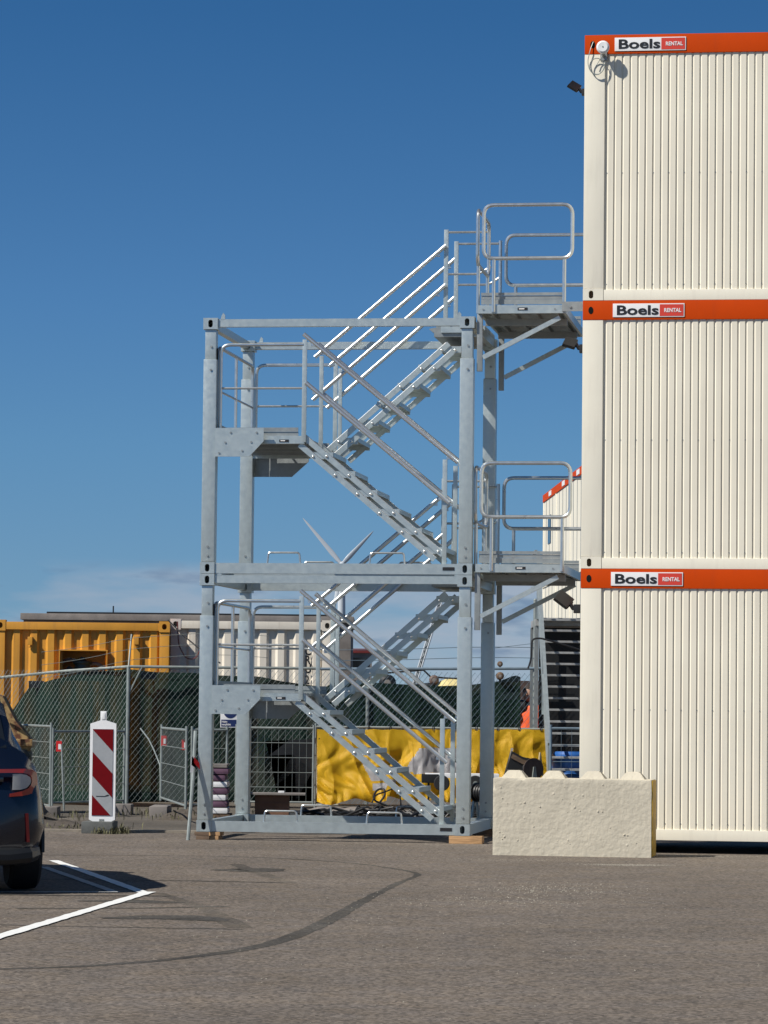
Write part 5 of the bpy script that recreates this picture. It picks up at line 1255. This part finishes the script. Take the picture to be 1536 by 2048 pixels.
# ------------------------------------------------------------------ person in orange
def skinned(name, pts, edges, rad, mt, parent, lev=2, root=0):
    me = bpy.data.meshes.new(name); me.from_pydata(pts, edges, []); me.materials.append(mt); o = bpy.data.objects.new(name, me); col.objects.link(o); o.parent = parent
    sk = o.modifiers.new('skin', 'SKIN'); sk.use_smooth_shade = True
    for i, r_ in enumerate(rad): me.skin_vertices[0].data[i].radius = r_ if isinstance(r_, tuple) else (r_, r_)
    me.skin_vertices[0].data[root].use_root = True
    su = o.modifiers.new('sub', 'SUBSURF'); su.levels = lev; su.render_levels = lev
    return o
pp = at(1056, 1600, 51.6)
T = thing('person', 'person with dark hair in orange hi-vis jacket, standing by the rear staircase', 'person', (pp.x, 51.6, -.03), R(-18))
P = [(0, 0, .98), (0, 0, 1.15), (0, 0, 1.36), (0, .01, 1.53), (0, .02, 1.60), (0, .03, 1.68), (0, .03, 1.80),
     (-.19, 0, 1.50), (-.25, -.02, 1.22), (-.22, -.20, 1.06), (-.20, -.27, 1.03),
     (.19, 0, 1.50), (.26, -.05, 1.23), (.20, -.28, 1.14), (.18, -.35, 1.13),
     (-.10, 0, .92), (-.11, -.01, .50), (-.12, .02, .09), (-.12, -.14, .05),
     (.10, 0, .92), (.12, -.03, .50), (.13, .01, .09), (.13, -.15, .05)]
Eg = [(0, 1), (1, 2), (2, 3), (3, 4), (4, 5), (5, 6), (3, 7), (7, 8), (8, 9), (9, 10), (3, 11), (11, 12), (12, 13), (13, 14), (0, 15), (15, 16), (16, 17), (17, 18), (0, 19), (19, 20), (20, 21), (21, 22)]
rad = [(.15, .11), (.14, .10), (.16, .11), (.09, .08), .055, .085, .085, .065, .045, .034, .035, .065, .045, .034, .035, .095, .062, .045, .04, .095, .062, .045, .04]
body = skinned('body', P, Eg, rad, TROUS, T)
jk = skinned('jacket', [(0, 0, 1.0), (0, 0, 1.2), (0, 0, 1.38), (0, .01, 1.50), (-.19, 0, 1.50), (-.25, -.02, 1.22), (-.225, -.17, 1.08), (.19, 0, 1.50), (.26, -.05, 1.23), (.205, -.25, 1.15)],
             [(0, 1), (1, 2), (2, 3), (3, 4), (4, 5), (5, 6), (3, 7), (7, 8), (8, 9)], [(.20, .145), (.18, .13), (.19, .14), (.11, .10), .085, .066, .055, .085, .066, .055], ORJ, T)
bm = B(); lathe(bm, [(.197, 0), (.2, .0), (.2, .05), (.197, .05)], c=(0, 0, 1.08), n=24)
for v in bm.verts: v.co.y *= .80; v.co.x *= 1.02
obj('reflective_band', bm, REFL, jk)
bm = B(); bmesh.ops.create_uvsphere(bm, u_segments=18, v_segments=12, radius=.105)
for v in bm.verts: v.co = Vector((v.co.x * .86, v.co.y * 1.02, v.co.z * 1.18)) + Vector((0, 0, 1.735))
obj('head', bm, SKIN, body)
bm = B(); bmesh.ops.create_uvsphere(bm, u_segments=18, v_segments=12, radius=.114)
for v in bm.verts: v.co = Vector((v.co.x * .88, v.co.y * 1.0 + .022, v.co.z * 1.12)) + Vector((0, 0, 1.765))
obj('hair', bm, HAIR, body)
bm = B(); lathe(bm, [(0, -.135), (.012, -.13), (.018, -.10), (0, -.09)], c=(0, 0, 1.73), ax='y', n=8); obj('nose', bm, SKIN, body)
for s in (-1, 1):
    bm = B(); bmesh.ops.create_icosphere(bm, subdivisions=2, radius=.022)
    for v in bm.verts: v.co = Vector((v.co.x * .5 + s * .092, v.co.y + .01, v.co.z * 1.4 + 1.73))
    obj('ear', bm, SKIN, body)
    hx, hy, hz = (-.20, -.27, 1.03) if s < 0 else (.18, -.35, 1.13)
    pts = [(hx, hy + .02, hz), (hx, hy - .05, hz - .01)]; eg = [(0, 1)]; rd = [(.034, .02), (.036, .016)]
    for k in range(4):
        x = hx + (-.03 + .02 * k); b0 = len(pts); pts += [(x, hy - .08, hz - .015), (x, hy - .115 - .008 * (1.5 - abs(1.5 - k)), hz - .03), (x, hy - .125, hz - .055)]; eg += [(1, b0), (b0, b0 + 1), (b0 + 1, b0 + 2)]; rd += [.009, .0085, .007]
    b0 = len(pts); pts += [(hx + s * -.045, hy - .03, hz - .02), (hx + s * -.05, hy - .065, hz - .035)]; eg += [(0, b0), (b0, b0 + 1)]; rd += [.011, .009]
    skinned('hand', pts, eg, rd, SKIN, body, 1)

print('objects', len(bpy.data.objects))
